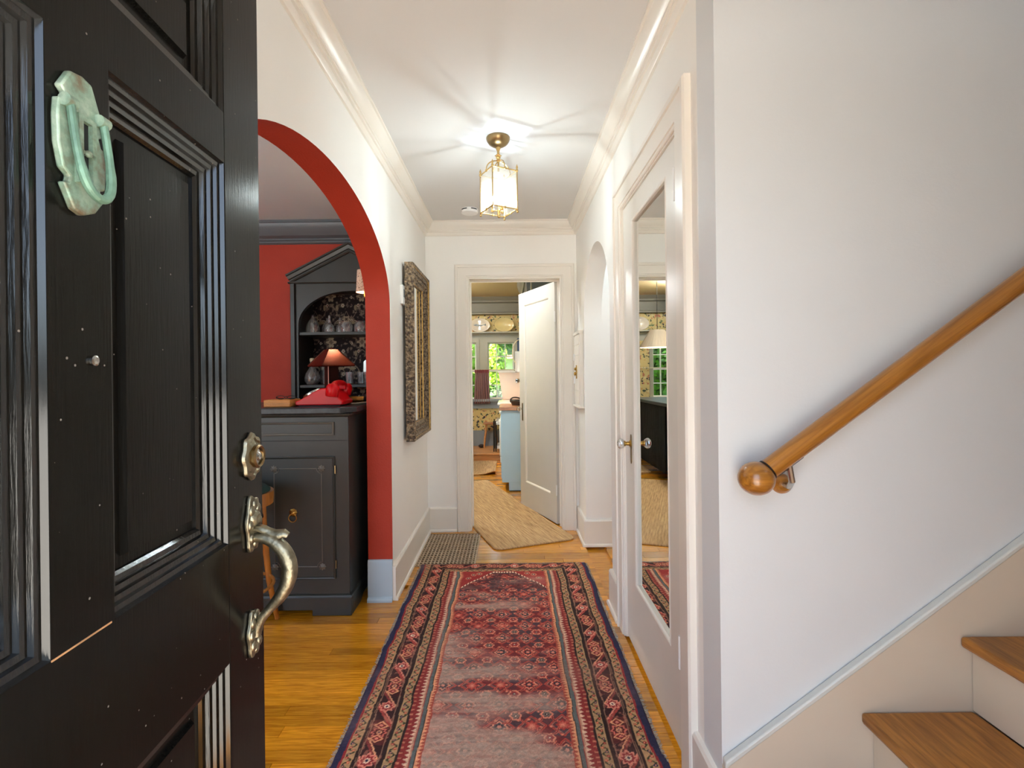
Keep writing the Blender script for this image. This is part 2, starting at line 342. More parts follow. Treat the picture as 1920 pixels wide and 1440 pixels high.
    def build(s, name, mats, parent=None, local=False, bevel=0, smooth=35, label=None, kind=None):
        me = bpy.data.meshes.new(name); me.from_pydata(s.v, [], s.f)
        for mm in (mats if isinstance(mats, (list, tuple)) else [mats]): me.materials.append(MATS[mm])
        me.polygons.foreach_set('material_index', s.mi)
        bm = bmesh.new(); bm.from_mesh(me); bmesh.ops.recalc_face_normals(bm, faces=bm.faces); bm.to_mesh(me); bm.free()
        if smooth:
            me.polygons.foreach_set('use_smooth', [True]*len(me.polygons)); me.set_sharp_from_angle(angle=math.radians(smooth))
        ob = bpy.data.objects.new(name, me); COL.objects.link(ob)
        if parent is not None:
            ob.parent = parent
            if not local: ob.matrix_parent_inverse = PM[parent.name].inverted()
            PM[ob.name] = PM[parent.name] if local else Matrix()
        else: PM[ob.name] = Matrix()
        if bevel:
            b = ob.modifiers.new('bevel', 'BEVEL'); b.width = bevel; b.segments = 2; b.limit_method = 'ANGLE'; b.angle_limit = math.radians(40); b.harden_normals = False
        if label: ob['label'] = label
        if kind: ob['kind'] = kind
        return ob
def B(*a, **k): return MB().box(*a, **k)
def tag(o, label, cat, group=None, kind=None):
    o['label'] = label; o['category'] = cat
    if group: o['group'] = group
    if kind: o['kind'] = kind
    return o
def empty(name, loc, label, cat, rz=0, group=None, kind=None):
    o = bpy.data.objects.new(name, None); COL.objects.link(o); o.location = loc; o.rotation_euler = (0, 0, rz); o.empty_display_size = .05
    PM[o.name] = Matrix.Translation(loc) @ Matrix.Rotation(rz, 4, 'Z')
    return tag(o, label, cat, group, kind)
def struct(name, mb, mats, label, cat, bevel=0, smooth=35):
    return tag(mb.build(name, mats, bevel=bevel, smooth=smooth), label, cat, kind='structure')
def arc(cx, cz, a, b, t0, t1, n):
    return [(cx+a*math.cos(t0+(t1-t0)*i/n), cz+b*math.sin(t0+(t1-t0)*i/n)) for i in range(n+1)]
def bez(p0, p1, p2, p3, n=14):
    p0, p1, p2, p3 = map(Vector, (p0, p1, p2, p3)); r = []
    for i in range(n+1):
        t = i/n; r.append(p0*(1-t)**3+p1*3*t*(1-t)**2+p2*3*t*t*(1-t)+p3*t**3)
    return r

# ------------------------------------------------------------------ shell
XL, XR, YB, HC = -.68, .56, 4.03, 2.53
fl = struct('floor', B(-4.4, 3.6, -.12, 7.26, -.12, -.02), 'oak_floor', 'honey oak strip floor running from the hall into dining room and kitchen', 'floor')
# strip boards, each its own piece; boards run across the hall
pm = MB().box(0, 1, 0, 1, 0, 1).build('plank_mesh_source', 'oak_floor', smooth=0)
plank_me = pm.data; bpy.data.objects.remove(pm)
BW = .057; nplank = 0
GR = (-.655, -.245, 3.29, 3.95)                # floor register
rest = MB()
y = 4.20; row = 0
def cut(x0, x1, ya, yb):
    """board minus the register opening"""
    if yb > GR[2] and ya < GR[3]:
        out = []
        if x0 < GR[0]: out.append((x0, min(x1, GR[0])))
        if x1 > GR[1]: out.append((max(x0, GR[1]), x1))
        return out
    return [(x0, x1)]
while y > .0:
    y0 = y-BW
    if y0 > 2.9: xa, xb = -.67, .55
    elif y0 > 1.0: xa, xb = -2.05, .55
    else: xa, xb = -.67, .75
    x = xa - random.random()*.9
    while x < xb:
        ln = random.uniform(.55, 1.5); x0, x1 = max(x, xa), min(x+ln, xb)
        if x1-x0 > .04 and x1 > xa:
            for c0, c1 in cut(x0, x1, y0, y):
                if nplank < 300:
                    o = bpy.data.objects.new('plank', plank_me); COL.objects.link(o); o.parent = fl
                    o.location = (c0+.0008, y0+.0008, -.02); o.scale = (c1-c0-.0016, BW-.0016, .02+random.uniform(-.0003, .0003)); nplank += 1
                else: rest.box(c0+.0006, c1-.0006, y0+.0005, y-.0005, -.02, 0)
        x += ln
    y -= BW
def rows(x0, x1, y0, y1):
    y = y0
    while y < y1:
        x = x0-random.random()
        while x < x1:
            ln = random.uniform(.7, 1.7); a, b_ = max(x, x0), min(x+ln, x1)
            if b_-a > .03: rest.box(a+.0006, b_-.0006, y+.0005, min(y+BW, y1)-.0005, -.02, 0)
            x += ln
        y += BW
rows(-4.4, -2.05, .1, 4.0); rows(-2.05, -.83, 2.9, 4.3); rows(-1.3, .6, 4.2, 7.25); rows(.69, 1.9, 2.72, 3.65); rows(-2.05, -.83, .1, 1.0); rows(.75, 3.5, .1, 1.3)
rest.build('plank', 'oak_floor', fl, smooth=0, kind='stuff')

arcL = arc(1.95, 1.69, .86, .43, PI, 0, 40)    # dining arch, near to far
poly = [(.10, 0), (1.09, 0)] + arcL + [(2.81, 0), (4.17, 0), (4.17, HC), (.10, HC)]
struct('wall_left', MB().prism(poly, 'x', XL, -.82, 0, side=1, cap2=1), ['wall_white', 'red_paint'], 'white hall wall pierced by a tall red arch into the dining room', 'wall')
struct('wall_back', MB().prism([(-.82, 0), (-.335, 0), (-.335, 2.08), (.434, 2.08), (.434, 0), (.69, 0), (.69, HC), (-.82, HC)], 'y', YB, 4.17), 'wall_white', 'white end wall of the hall around the kitchen doorway', 'wall')
arcR = arc(3.185, 1.66, .465, .465, PI, 0, 36)
poly = [(1.44, 0), (1.60, 0), (1.60, 2.085), (2.40, 2.085), (2.40, 0), (2.72, 0)] + arcR + [(3.65, 0), (4.03, 0), (4.03, HC), (1.44, HC)]
struct('wall_right', MB().prism(poly, 'x', XR, .69), 'wall_white', 'white hall wall with closet doorway and a small round arch', 'wall')
struct('wall_stair', B(XR, 3.6, 1.32, 1.44, 0, 5.0), 'stair_wall', 'pale grey white stair wall carrying the oak handrail', 'wall')
# passage beyond the small arch
struct('wall_passage', MB().prism([(.69, 3.65), (1.78, 3.65), (1.78, 2.72), (.69, 2.72), (.69, 2.60), (1.90, 2.60), (1.90, 3.77), (.69, 3.77)], 'z', 0, HC), 'wall_white', 'white side passage seen through the small round arch', 'wall')
# front wall with the doorway the camera stands in, and unseen dining and landing windows added to let in light
fw = MB()
fw.box(-4.4, -3.5, -.12, .10, 0, 2.65); fw.box(-3.5, -1.7, -.12, .10, 0, .65); fw.box(-3.5, -1.7, -.12, .10, 2.15, 2.65); fw.box(-1.7, -.47, -.12, .10, 0, 2.65)  # gap forms the dining window, added so sky light gets in
fw.box(-.47, .47, -.12, .10, 2.10, 2.65); fw.box(.47, 2.3, -.12, .10, 0, 5); fw.box(3.2, 3.6, -.12, .10, 0, 5); fw.box(2.3, 3.2, -.12, .10, 0, 3.3); fw.box(2.3, 3.2, -.12, .10, 4.3, 5)  # upper gap is the landing window, added to light the stair wall
struct('wall_front', fw, 'wall_white', 'white front wall around the entrance behind the viewer', 'wall')
struct('wall_stair_end', B(3.6, 3.72, -.12, 1.44, 0, 5), 'stair_wall', 'far end wall of the stairwell', 'wall')
struct('ceiling', MB().prism([(-.82, -.12), (1.0, -.12), (1.0, 1.44), (1.95, 1.44), (1.95, 4.17), (-.82, 4.17)], 'z', HC, 2.65), 'ceiling_white', 'white hall ceiling around the brass lantern', 'ceiling')
struct('wall_stairwell', B(.88, 1.0, .10, 1.32, 2.65, 5), 'stair_wall', 'upper stairwell wall above the hall ceiling', 'wall')
struct('ceiling_stair', B(.47, 3.72, -.12, 1.44, 5, 5.1), 'ceiling_white', 'ceiling high above the stairs', 'ceiling')
# dining room
struct('wall_dining', MB().prism([(-4.4, 0), (-1.735, 0), (-1.735, 2.05), (-.82, 2.05), (-.82, HC), (-4.4, HC)], 'y', 4.02, 4.16), 'red_paint', 'deep red dining room wall around the black alcove cupboard', 'wall')
struct('wall_dining_left', B(-4.52, -4.4, -.12, 4.5, 0, 2.65), 'red_paint', 'red outer wall of the dining room', 'wall')
struct('ceiling_dining', B(-4.52, -.82, -.12, 4.6, HC, 2.65), 'dining_ceiling', 'pale grey dining room ceiling seen through the arch', 'ceiling')
struct('wall_dining_alcove', MB().prism([(-1.9, 4.36), (-.82, 4.36), (-.82, 4.17), (-.70, 4.17), (-.70, 4.46), (-1.9, 4.46)], 'z', 0, HC), 'kitchen_trim', 'grey kitchen wall backing the cupboard alcove', 'wall')
# kitchen
struct('ceiling_kitchen', B(-2.3, 1.0, 4.17, 8.25, HC, 2.65), 'kitchen_ceiling', 'warm cream kitchen ceiling beyond the doorway', 'ceiling')
struct('wall_kitchen_left', B(-1.42, -1.30, 4.46, 7.26, 0, HC), 'kitchen_paper', 'papered left wall of the kitchen', 'wall')
struct('wall_kitchen_right', B(.60, .72, 4.17, 8.20, 0, HC), 'kitchen_paper', 'papered right wall of the kitchen behind the open door', 'wall')
struct('wall_nook_left', B(-2.3, -2.2, 7.2, 8.25, 0, HC), 'kitchen_paper', 'papered side wall of the breakfast nook', 'wall')
struct('wall_nook_front', B(-2.3, -1.42, 7.14, 7.26, 0, HC), 'kitchen_trim', 'grey wall at the front of the breakfast nook', 'wall')
WN = [(-.352, .078), (-.93, -.54), (-1.63, -1.20)]; Z0, Z1 = .875, 1.80
YK = 8.05
kw = MB()
xs = [-2.2, -1.63, -1.20, -.93, -.54, -.352, .078, .60]
for i in range(0, 8, 2): kw.box(xs[i], xs[i+1], YK, YK+.15, Z0, Z1, 0 if i != 2 else 1)
# under-sill and frieze paper, grey baseboard, painted bands
kw2 = MB().box(-2.2, .60, YK, YK+.15, .11, Z0)
struct('wall_kitchen_back', kw, ['kitchen_trim', 'kitchen_paper'], 'grey green window piers of the far kitchen nook', 'wall')
struct('wall_kitchen_dado', kw2, 'kitchen_paper', 'flowered paper below the nook windows', 'wall')
struct('wall_kitchen_lintel', B(-2.2, .60, YK, YK+.15, Z1, 1.95), 'kitchen_trim', 'grey band over the nook windows', 'wall')
struct('wall_kitchen_frieze', B(-2.2, .60, YK, YK+.15, 1.95, HC), 'kitchen_paper', 'flowered frieze behind the display plates', 'wall')
fs = empty('floor_nook', (-.5, 7.26, 0), 'raised oak floor of the breakfast nook with one low step', 'floor', kind='structure')
B(-2.2, .60, 7.275, 8.2, -.12, .11).build('platform', 'step_oak', fs)
B(-2.2, .60, 7.245, 7.275, .085, .112).build('step_nosing', 'step_oak', fs, bevel=.006)
B(-2.2, .60, 7.262, 7.276, 0, .085).build('riser', 'step_oak', fs)

# ------------------------------------------------------------------ trim
CR = [(0,0),(.078,0),(.078,-.010),(.069,-.013),(.064,-.030),(.050,-.052),(.037,-.062),(.037,-.069),(.029,-.071),(.029,-.081),(.020,-.084),(.016,-.098),(.010,-.106),(0,-.108)]
neg = lambda p: [(-a, b) for a, b in p]
struct('trim_1', MB().sweep([(XL,.10,HC),(XL,YB,HC),(XR,YB,HC),(XR,1.32,HC)], neg(CR), (0,0,1)), 'trim_white', 'cream stepped crown moulding round the hall ceiling', 'moulding', smooth=25)
CD = [(0,0),(.13,0),(.13,-.02),(.12,-.022),(.11,-.06),(.07,-.11),(.035,-.125),(.035,-.138),(.02,-.142),(.02,-.155),(.0,-.165)]
struct('trim_2', MB().sweep([(-4.4,.10,HC),(-4.4,4.02,HC),(-.82,4.02,HC),(-.82,.10,HC)], neg(CD), (0,0,1)), 'dining_grey', 'slate grey crown moulding of the dining room', 'moulding', smooth=25)
CAS = [(0,0),(0,.010),(.004,.013),(.014,.013),(.016,.018),(.100,.018),(.102,.026),(.122,.026),(.130,.020),(.130,0)]
struct('trim_3', MB().sweep([(-.335,YB,0),(-.335,YB,2.08),(.434,YB,2.08),(.434,YB,0)], [(a*.8, b) for a, b in CAS], (0,-1,0)), 'trim_white', 'cream casing round the kitchen doorway', 'casing', smooth=20)
struct('trim_4', MB().sweep([(XR,2.40,0),(XR,2.40,2.085),(XR,1.60,2.085),(XR,1.60,0)], [(a*.85, b) for a, b in CAS], (-1,0,0)), 'trim_white', 'cream casing round the mirrored closet door', 'casing', smooth=20)
# jamb linings
struct('trim_5', MB().sweep([(-.335,YB,0),(-.335,YB,2.08),(.434,YB,2.08),(.434,YB,0)], [(0,.004),(-.012,.004),(-.012,-.09),(-.024,-.09),(-.024,-.105),(-.012,-.105),(-.012,-.142),(0,-.142)], (0,-1,0)), 'trim_white', 'cream jamb lining with door stop in the kitchen doorway', 'jamb', smooth=20)
struct('trim_6', MB().sweep([(XR,2.40,0),(XR,2.40,2.085),(XR,1.60,2.085),(XR,1.60,0)], [(0,.004),(-.006,.004),(-.006,-.13),(0,-.13)], (-1,0,0)), 'trim_white', 'cream jamb lining of the closet', 'jamb', smooth=20)
BP = [(0,0),(.030,0),(.030,.010),(.026,.018),(.018,.021),(.018,.186),(.012,.196),(0,.198)]
def base(name, path, label, m='trim_white', prof=BP): struct(name, MB().sweep(path, prof, (0,0,1)), m, label, 'baseboard', smooth=20)
base('baseboard_left', [(XL,YB,0),(XL,2.80,0)], 'tall cream baseboard under the carved wall mirror')
base('baseboard_left_entry', [(XL,1.09,0),(XL,.10,0)], 'cream baseboard beside the open front door')
base('baseboard_back', [(-.441,YB,0),(XL+.018,YB,0)], 'cream baseboard left of the kitchen doorway')
base('baseboard_right', [(1.78,3.65,0),(XR,3.65,0),(XR,YB,0)], 'cream baseboard wrapping the far pier of the small arch')
base('baseboard_right_closet', [(XR,2.515,0),(XR,2.72,0),(.69,2.72,0)], 'short cream baseboard between closet and small arch')
base('baseboard_stair', [(XR,1.32,0),(XR,1.49,0)], 'bit of baseboard at the stair wall corner')
base('baseboard_dining', [(-.82,4.0,0),(-.82,2.81,0)], 'blue grey dining baseboard behind the bar', 'blue_plinth')
pl = MB().sweep([(-.82,2.81,0),(XL,2.81,0)], [(0,0),(-.034,0),(-.034,.012),(-.026,.022),(-.016,.026),(-.016,.215),(-.010,.232),(0,.234)], (0,0,1))
struct('trim_7', pl, 'blue_plinth', 'powder blue plinth block at the foot of the red arch jamb', 'plinth', smooth=20)
# kitchen trims
struct('trim_8', MB().prism([(8.05, 2.25), (7.93, 2.25), (7.93, 2.275), (7.985, 2.29), (7.985, 2.43), (7.95, 2.45), (7.95, 2.47), (7.90, 2.53), (8.05, 2.53)], 'x', -2.2, .60), 'kitchen_frieze', 'taupe cornice band over the plate shelf', 'moulding', smooth=20)
struct('trim_9', MB().box(-2.2, .60, 7.90, 8.05, 1.945, 1.965).box(-2.2, .60, 8.02, 8.05, 1.915, 1.945), 'kitchen_trim', 'grey plate shelf above the nook windows', 'shelf')
struct('trim_10', B(-2.2, .60, 7.97, 8.05, .835, .875), 'kitchen_grey', 'blue grey window sill of the nook', 'sill')
struct('trim_11', B(-2.2, .60, 8.025, 8.05, .72, .835), 'kitchen_grey', 'blue grey apron under the nook sill', 'apron')
struct('baseboard_kitchen', B(-2.2, .60, 8.02, 8.05, .11, .36), 'kitchen_grey', 'grey blue baseboard in the breakfast nook', 'baseboard')
def casing(x0, x1, n, lab):
    mb = MB()
    mb.sweep([(x0,YK,Z0),(x0,YK,Z1),(x1,YK,Z1),(x1,YK,Z0)], [(-.0,0),(-.0,.02),(.055,.02),(.055,0)], (0,-1,0))
    struct(n, mb, 'kitchen_trim', lab, 'casing', smooth=20)
for i, (x0, x1) in enumerate(WN):
    place = ('behind the pink counter panel', 'left of the maroon curtain', 'over the skirted counter')[i]
    casing(x0, x1, 'trim_%d' % (12+i), 'grey green casing of the nook window ' + place)
    w = empty('window_%d' % (i+1), ((x0+x1)/2, YK+.05, Z0), 'white paned garden window of the nook ' + place, 'window', kind='structure')
    f = MB().sweep([(x0,YK+.04,Z0),(x1,YK+.04,Z0),(x1,YK+.04,Z1),(x0,YK+.04,Z1)], [(0,0),(.022,0),(.022,-.03),(0,-.03)], (0,-1,0), closed=True)
    f.build('frame', 'siding', w, smooth=20)
    zs = [Z0, 1.10, 1.335, 1.57, Z1]; xx = [x0+(x1-x0)*k/3 for k in range(4)]
    for k in (1, 2): B(xx[k]-.008, xx[k]+.008, YK+.045, YK+.065, Z0+.02, Z1-.02).build('muntin', 'siding', w)
    for k in (1, 2, 3):
        t = .016 if k == 2 else .008
        B(x0+.02, x1-.02, YK+.043, YK+.067, zs[k]-t, zs[k]+t).build('sash_rail' if k == 2 else 'muntin', 'siding', w)
    for a in range(3):
        for c in range(4): B(xx[a]+.004, xx[a+1]-.004, YK+.053, YK+.057, zs[c]+.004, zs[c+1]-.004).build('pane', 'pane_glass', w, smooth=0)

# ------------------------------------------------------------------ front door (opened inwards, exterior face to the right)
d1 = empty('door_1', (-.455, .10, 0), 'glossy black six panel front door standing open with verdigris knocker', 'door', rz=PI/2+.0456, kind='structure')
TH = .045
def dl(name, mb, m, parent=d1, **k): return mb.build(name, m, parent, local=True, **k)
dl('stile', B(0, .144, 0, TH, .01, 2.07), 'black_gloss')
dl('stile', B(.75, .88, 0, TH, .01, 2.07), 'black_gloss', bevel=.002)
ZP = [(.25, .794), (1.0, 1.66), (1.747, 1.95)]
for z0, z1 in ((.01, .25), (.794, 1.0), (1.66, 1.747), (1.95, 2.07)): dl('rail', B(.144, .75, .0003, TH, z0, z1), 'black_gloss')
for z0, z1 in ZP: dl('mullion', B(.404, .49, .0002, TH, z0, z1), 'black_gloss')
MOU = [(0,-.001),(.003,-.007),(.010,-.008),(.012,-.013),(.019,-.014),(.021,-.019),(.028,-.020),(.030,-.026),(.037,-.027),(.041,-.031),(.041,-.036),(0,-.036)]
for u0, u1 in ((.144, .404), (.49, .75)):
    for z0, z1 in ZP:
        a = .041; f = .056
        p = MB().box(u0, u1, .034, .040, z0, z1)
        p.add([(u0+f,.034,z0+f),(u1-f,.034,z0+f),(u1-f,.034,z1-f),(u0+f,.034,z1-f),(u0+f+.004,.026,z0+f+.004),(u1-f-.004,.026,z0+f+.004),(u1-f-.004,.026,z1-f-.004),(u0+f+.004,.026,z1-f-.004)],
              [(4,5,6,7),(0,1,5,4),(1,2,6,5),(2,3,7,6),(3,0,4,7)])
        pn = dl('panel', p, 'black_gloss', smooth=20)
        mo = dl('moulding', MB().sweep([(u0,0,z0),(u1,0,z0),(u1,0,z1),(u0,0,z1)], MOU, (0,-1,0), closed=True), 'black_moulding', pn, smooth=20)
        if u0 < .3: dl('worn_edge', B(u1-.0445, u1-.041, .029, .034, z0+.04, z1-.04), 'bare_wood', pn, label='strip of bare wood where paint has worn off')
dl('crack', B(.404, .485, -.0004, .001, .9985, 1.0005), 'bare_wood', label='thin bare wood crack along the lock rail')
# knocker
U0, ZK = .441, 1.547
o_ = [(-.018,.077),(0,.080),(.016,.077),(.031,.045),(.036,.022),(.027,.018),(.031,.008),(.038,.006),(.039,-.020),(.037,-.042),(.029,-.044),(.028,-.052),(.034,-.058),(.020,-.074),(0,-.082),(-.014,-.078),(-.030,-.052),(-.022,-.050),(-.020,-.042),(-.030,-.036),(-.037,-.010),(-.038,.020),(-.036,.040),(-.028,.038),(-.025,.048),(-.033,.054)]
kn = MB().prism([(U0+a*.84, ZK+b*.95) for a, b in o_], 'y', -.0085, 0)
K = dl('knocker', kn, 'verdigris', bevel=.002, label='verdigris bronze shield knocker plate')
cage = MB().sweep([(U0-.012,-.008,ZK-.045),(U0+.012,-.008,ZK-.045),(U0+.012,-.008,ZK+.030),(U0-.012,-.008,ZK+.030)], [(0,0),(.006,0),(.006,.006),(0,.006)], (0,-1,0), closed=True)
cage.box(U0-.010, U0+.010, -.014, -.010, ZK-.012, ZK-.008); cage.ball((U0, -.014, ZK-.010), .004, seg=8, rings=6)
dl('cage', cage, 'verdigris', K)
dl('slot', B(U0-.006, U0+.006, -.0092, -.008, ZK-.040, ZK+.024), 'dark_inside', K)
ring = [(U0-.0225,-.014,ZK+.034)] + bez((U0-.0225,-.014,ZK+.030), (U0-.024,-.022,ZK-.030), (U0-.022,-.026,ZK-.056), (U0,-.026,ZK-.060), 10) + bez((U0,-.026,ZK-.060), (U0+.022,-.026,ZK-.056), (U0+.024,-.022,ZK-.030), (U0+.0225,-.014,ZK+.030), 10)[1:] + [(U0+.0225,-.014,ZK+.034)]
dl('ring', MB().tube(ring, [.0042]*6+[.005]*12+[.0042]*(len(ring)-18), 10), 'verdigris_ring', K)
for s in (-1, 1): dl('pivot', MB().lathe([(0,-.006),(.007,-.006),(.007,.006),(0,.006)], (U0+s*.0225,-.012,ZK+.036), (1,0,0), 12), 'verdigris', K)
dl('peephole', MB().lathe([(0,0),(.006,0),(.006,.003),(.004,.004),(0,.003)], (.462, 0, 1.310), (0,-1,0), 14), 'nickel', label='small round door viewer')
# deadbolt rose
def lobed(n, amt, ph=0): return lambda a: 1 + amt*math.cos(n*(a+ph))
UD = .828
db = dl('deadbolt', MB().lathe([(0,0),(.041,0),(.043,.003),(.041,.008),(.034,.010),(.031,.007),(.024,.011),(0,.012)], (UD, 0, 1.139), (0,-1,0), 48, mod=lobed(8, .07)), 'pewter', label='scalloped pewter deadbolt rose')
for v in db.data.vertices: v.co.x = UD + (v.co.x-UD)*.78
dl('lock_ring', MB().lathe([(.021,.008),(.022,.018),(.019,.021),(.016,.019),(.016,.012)], (UD, 0, 1.139), (0,-1,0), 28), 'antique_brass', db)
dl('keyhole_plug', MB().lathe([(.0,.019),(.006,.020),(.009,.017),(.015,.016),(.015,.010)], (UD, 0, 1.139), (0,-1,0), 20), 'nickel', db)
# grip handle
def plate(cz, h, w, name, lab):
    pts = []
    for i in range(40):
        a = 2*PI*i/40; r = 1 + .09*math.cos(6*a+.5) + .05*math.cos(3*a)
        pts.append((UD+.002+w*math.cos(a)*r, cz+h*math.sin(a)*r))
    o = dl(name, MB().prism(pts, 'y', -.008, 0), 'pewter', bevel=.003, label=lab)
    q = MB()
    for i in range(8):
        a = 2*PI*i/8; q.ball((UD+.002+w*.66*math.cos(a), -.008, cz+h*.70*math.sin(a)), .008, (1,.6,1.25), 10, 6)
    dl('relief', q, 'pewter', o); return o
hp = plate(1.012, .052, .026, 'handle_plate', 'cast pewter upper handle plate with leafy relief')
dl('boss', MB().lathe([(0,.014),(.008,.016),(.014,.012),(.017,.006),(.017,0)], (UD, 0, 1.022), (0,-1,0), 20), 'pewter', hp)
plate(.806, .043, .024, 'handle_plate', 'cast pewter lower handle plate')
g = bez((UD,-.006,.985), (UD,-.045,.992), (UD,-.082,.950), (UD,-.070,.905), 12) + bez((UD,-.070,.905), (UD,-.058,.862), (UD,-.022,.850), (UD,-.010,.812), 12)[1:] + [(UD, -.009, .800)]
ng = len(g)
dl('grip', MB().tube(g, [.009+.0055*math.sin(PI*min(1, i/(ng*.72)))-.003*max(0, (i/ng-.6)) for i in range(ng)], 14), 'pewter', label='swan necked pewter door grip')
t_ = bez((UD,-.006,1.003), (UD,-.030,1.006), (UD,-.040,.985), (UD,-.062,.992), 10) + [(UD, -.070, .988)]
dl('thumb_latch', MB().tube(t_, [.006,.007,.008,.0085,.008,.008,.0085,.009,.010,.010,.009,.006], 12, flat=(1, .7)), 'pewter')

# ------------------------------------------------------------------ mirrored closet door
d2 = empty('door_2', (XR+.012, 1.60, 0), 'cream closet door with tall full length mirror and glass knobs', 'door', kind='structure')
LX = XR+.004; Y0, Y1, G0, G1, GZ0, GZ1 = 1.606, 2.394, 1.745, 2.235, .31, 1.985
B(LX, LX+.035, Y0, G0, .012, 2.078).build('stile', 'paint_door', d2); B(LX, LX+.035, G1, Y1, .012, 2.078).build('stile', 'paint_door', d2)
B(LX, LX+.035, G0, G1, .012, GZ0).build('rail', 'paint_door', d2); B(LX, LX+.035, G0, G1, GZ1, 2.078).build('rail', 'paint_door', d2)
MB().sweep([(LX,G1,GZ0),(LX,G0,GZ0),(LX,G0,GZ1),(LX,G1,GZ1)], [(0,0),(.006,.003),(.012,.001),(.016,-.006),(.016,-.02),(0,-.02)], (-1,0,0), closed=True).build('bead', 'trim_white', d2, smooth=20)
B(LX+.013, LX+.018, G0+.004, G1-.004, GZ0+.004, GZ1-.004).build('mirror_glass', 'mirror', d2, smooth=0, label='full length mirror panel')
for hz in (.315, 1.846):
    h = MB().lathe([(0,0),(.0055,.002),(.0065,.006),(.0065,.034),(.006,.035),(.0065,.036),(.0065,.070),(.006,.071),(.0065,.072),(.0065,.106),(.0055,.110),(0,.112)], (XR-.012, 1.604, hz), seg=12)
    h.box(XR-.010, XR+.002, 1.602, 1.606, hz+.004, hz+.108)
    h.build('hinge', 'plastic_white', d2)
KY, KZ = 2.285, .957
kp = MB().prism([(KY+a, KZ+b) for a, b in ((-.011,.03),(-.006,.042),(.006,.042),(.011,.03),(.012,-.02),(.007,-.03),(.009,-.05),(.009,-.085),(.0,-.095),(-.009,-.085),(-.009,-.05),(-.007,-.03),(-.012,-.02))], 'x', LX-.003, LX).build('escutcheon', 'antique_brass', d2, bevel=.001)
MB().lathe([(.016,0),(.016,.004),(.010,.008),(.009,.022),(.013,.026),(.013,.030),(0,.030)], (LX-.003, KY, KZ), (-1,0,0), 20).build('knob_rose', 'brass', d2)
MB().lathe([(0,0),(.012,0),(.020,.005),(.025,.014),(.025,.020),(.019,.028),(.010,.032),(0,.033)], (LX-.033, KY, KZ), (-1,0,0), 12).build('knob', 'knob_glass', d2, smooth=15, label='faceted clear glass knob')

# ------------------------------------------------------------------ kitchen door, ajar into the kitchen
hx, hy = .424, 4.165
ang = math.atan2(4.865-hy, .125-hx)
d3 = empty('door_3', (hx, hy, 0), 'cream one panel kitchen door swung open beyond the doorway', 'door', rz=ang, kind='structure')
LW = .735; T3 = .038
def d3b(name, mb, m='paint_kitchen_door', par=None, **k): return mb.build(name, m, par or d3, local=True, **k)
# local x along the leaf, the face towards the hall is at local y = +T3
d3b('stile', B(0, .115, 0, T3, .012, 2.062)); d3b('stile', B(LW-.115, LW, 0, T3, .012, 2.062))
d3b('rail', B(.115, LW-.115, 0, T3, .012, .245)); d3b('rail', B(.115, LW-.115, 0, T3, 1.945, 2.062))
pn = d3b('panel', B(.115, LW-.115, .012, T3-.014, .245, 1.945))
d3b('bead', MB().sweep([(LW-.115,T3,.245),(.115,T3,.245),(.115,T3,1.945),(LW-.115,T3,1.945)], [(0,0),(.007,-.004),(.012,-.014),(0,-.014)], (0,1,0), closed=True), 'trim_white', pn, smooth=20)
for z in (.25, 1.72): d3b('hinge', MB().lathe([(0,0),(.006,.002),(.006,.09),(0,.092)], (-.003, T3+.002, z), seg=10), 'plastic_white')
ke = d3b('escutcheon', B(LW-.075, LW-.050, T3, T3+.003, .83, 1.0), 'antique_brass', bevel=.002)
d3b('knob', MB().lathe([(.010,0),(.009,.024),(.020,.030),(.025,.042),(.020,.054),(0,.058)], (LW-.0625, T3, .945), (0,1,0), 14), 'knob_glass', label='glass knob on brass shank', smooth=15)
d3b('latch_plate', B(LW, LW+.002, .008, .030, .88, .98), 'dark_metal')

# ------------------------------------------------------------------ right arch service cupboard on the pier
ac = empty('access_cupboard', (.53, 3.84, 1.03), 'small cream wall cupboard with ornate brass pull beside kitchen doorway', 'cupboard')
B(.532, .56, 3.70, 4.0, 1.03, 1.60).build('box', 'trim_white', ac, bevel=.003)
B(.522, .56, 3.69, 4.0, 1.585, 1.61).build('cap', 'trim_white', ac, bevel=.004); B(.518, .56, 3.685, 4.0, 1.018, 1.036).build('ledge', 'trim_white', ac, bevel=.004)
for z0, z1 in ((1.05, 1.15), (1.155, 1.42), (1.425, 1.50), (1.505, 1.575)): B(.528, .534, 3.72, 3.985, z0, z1).build('door_panel', 'trim_white', ac, bevel=.002)
pu = MB().prism([(3.84+.016*math.cos(a)*(1+.2*math.cos(4*a)), 1.295+.052*math.sin(a)*(1+.12*math.cos(6*a))) for a in [2*PI*i/28 for i in range(28)]], 'x', .521, .528)
pu.ball((.516, 3.84, 1.318), .012, (.8, 1, 1), 12, 8); pu.ball((.514, 3.84, 1.28), .009, (1, 1, 1.6), 12, 8)
pu.build('pull', 'brass', ac, label='ornate cast brass pull')
for z in (1.20, 1.385): B(.520, .530, 3.945, 3.985, z, z+.055).build('hinge', 'plastic_white', ac, bevel=.002)

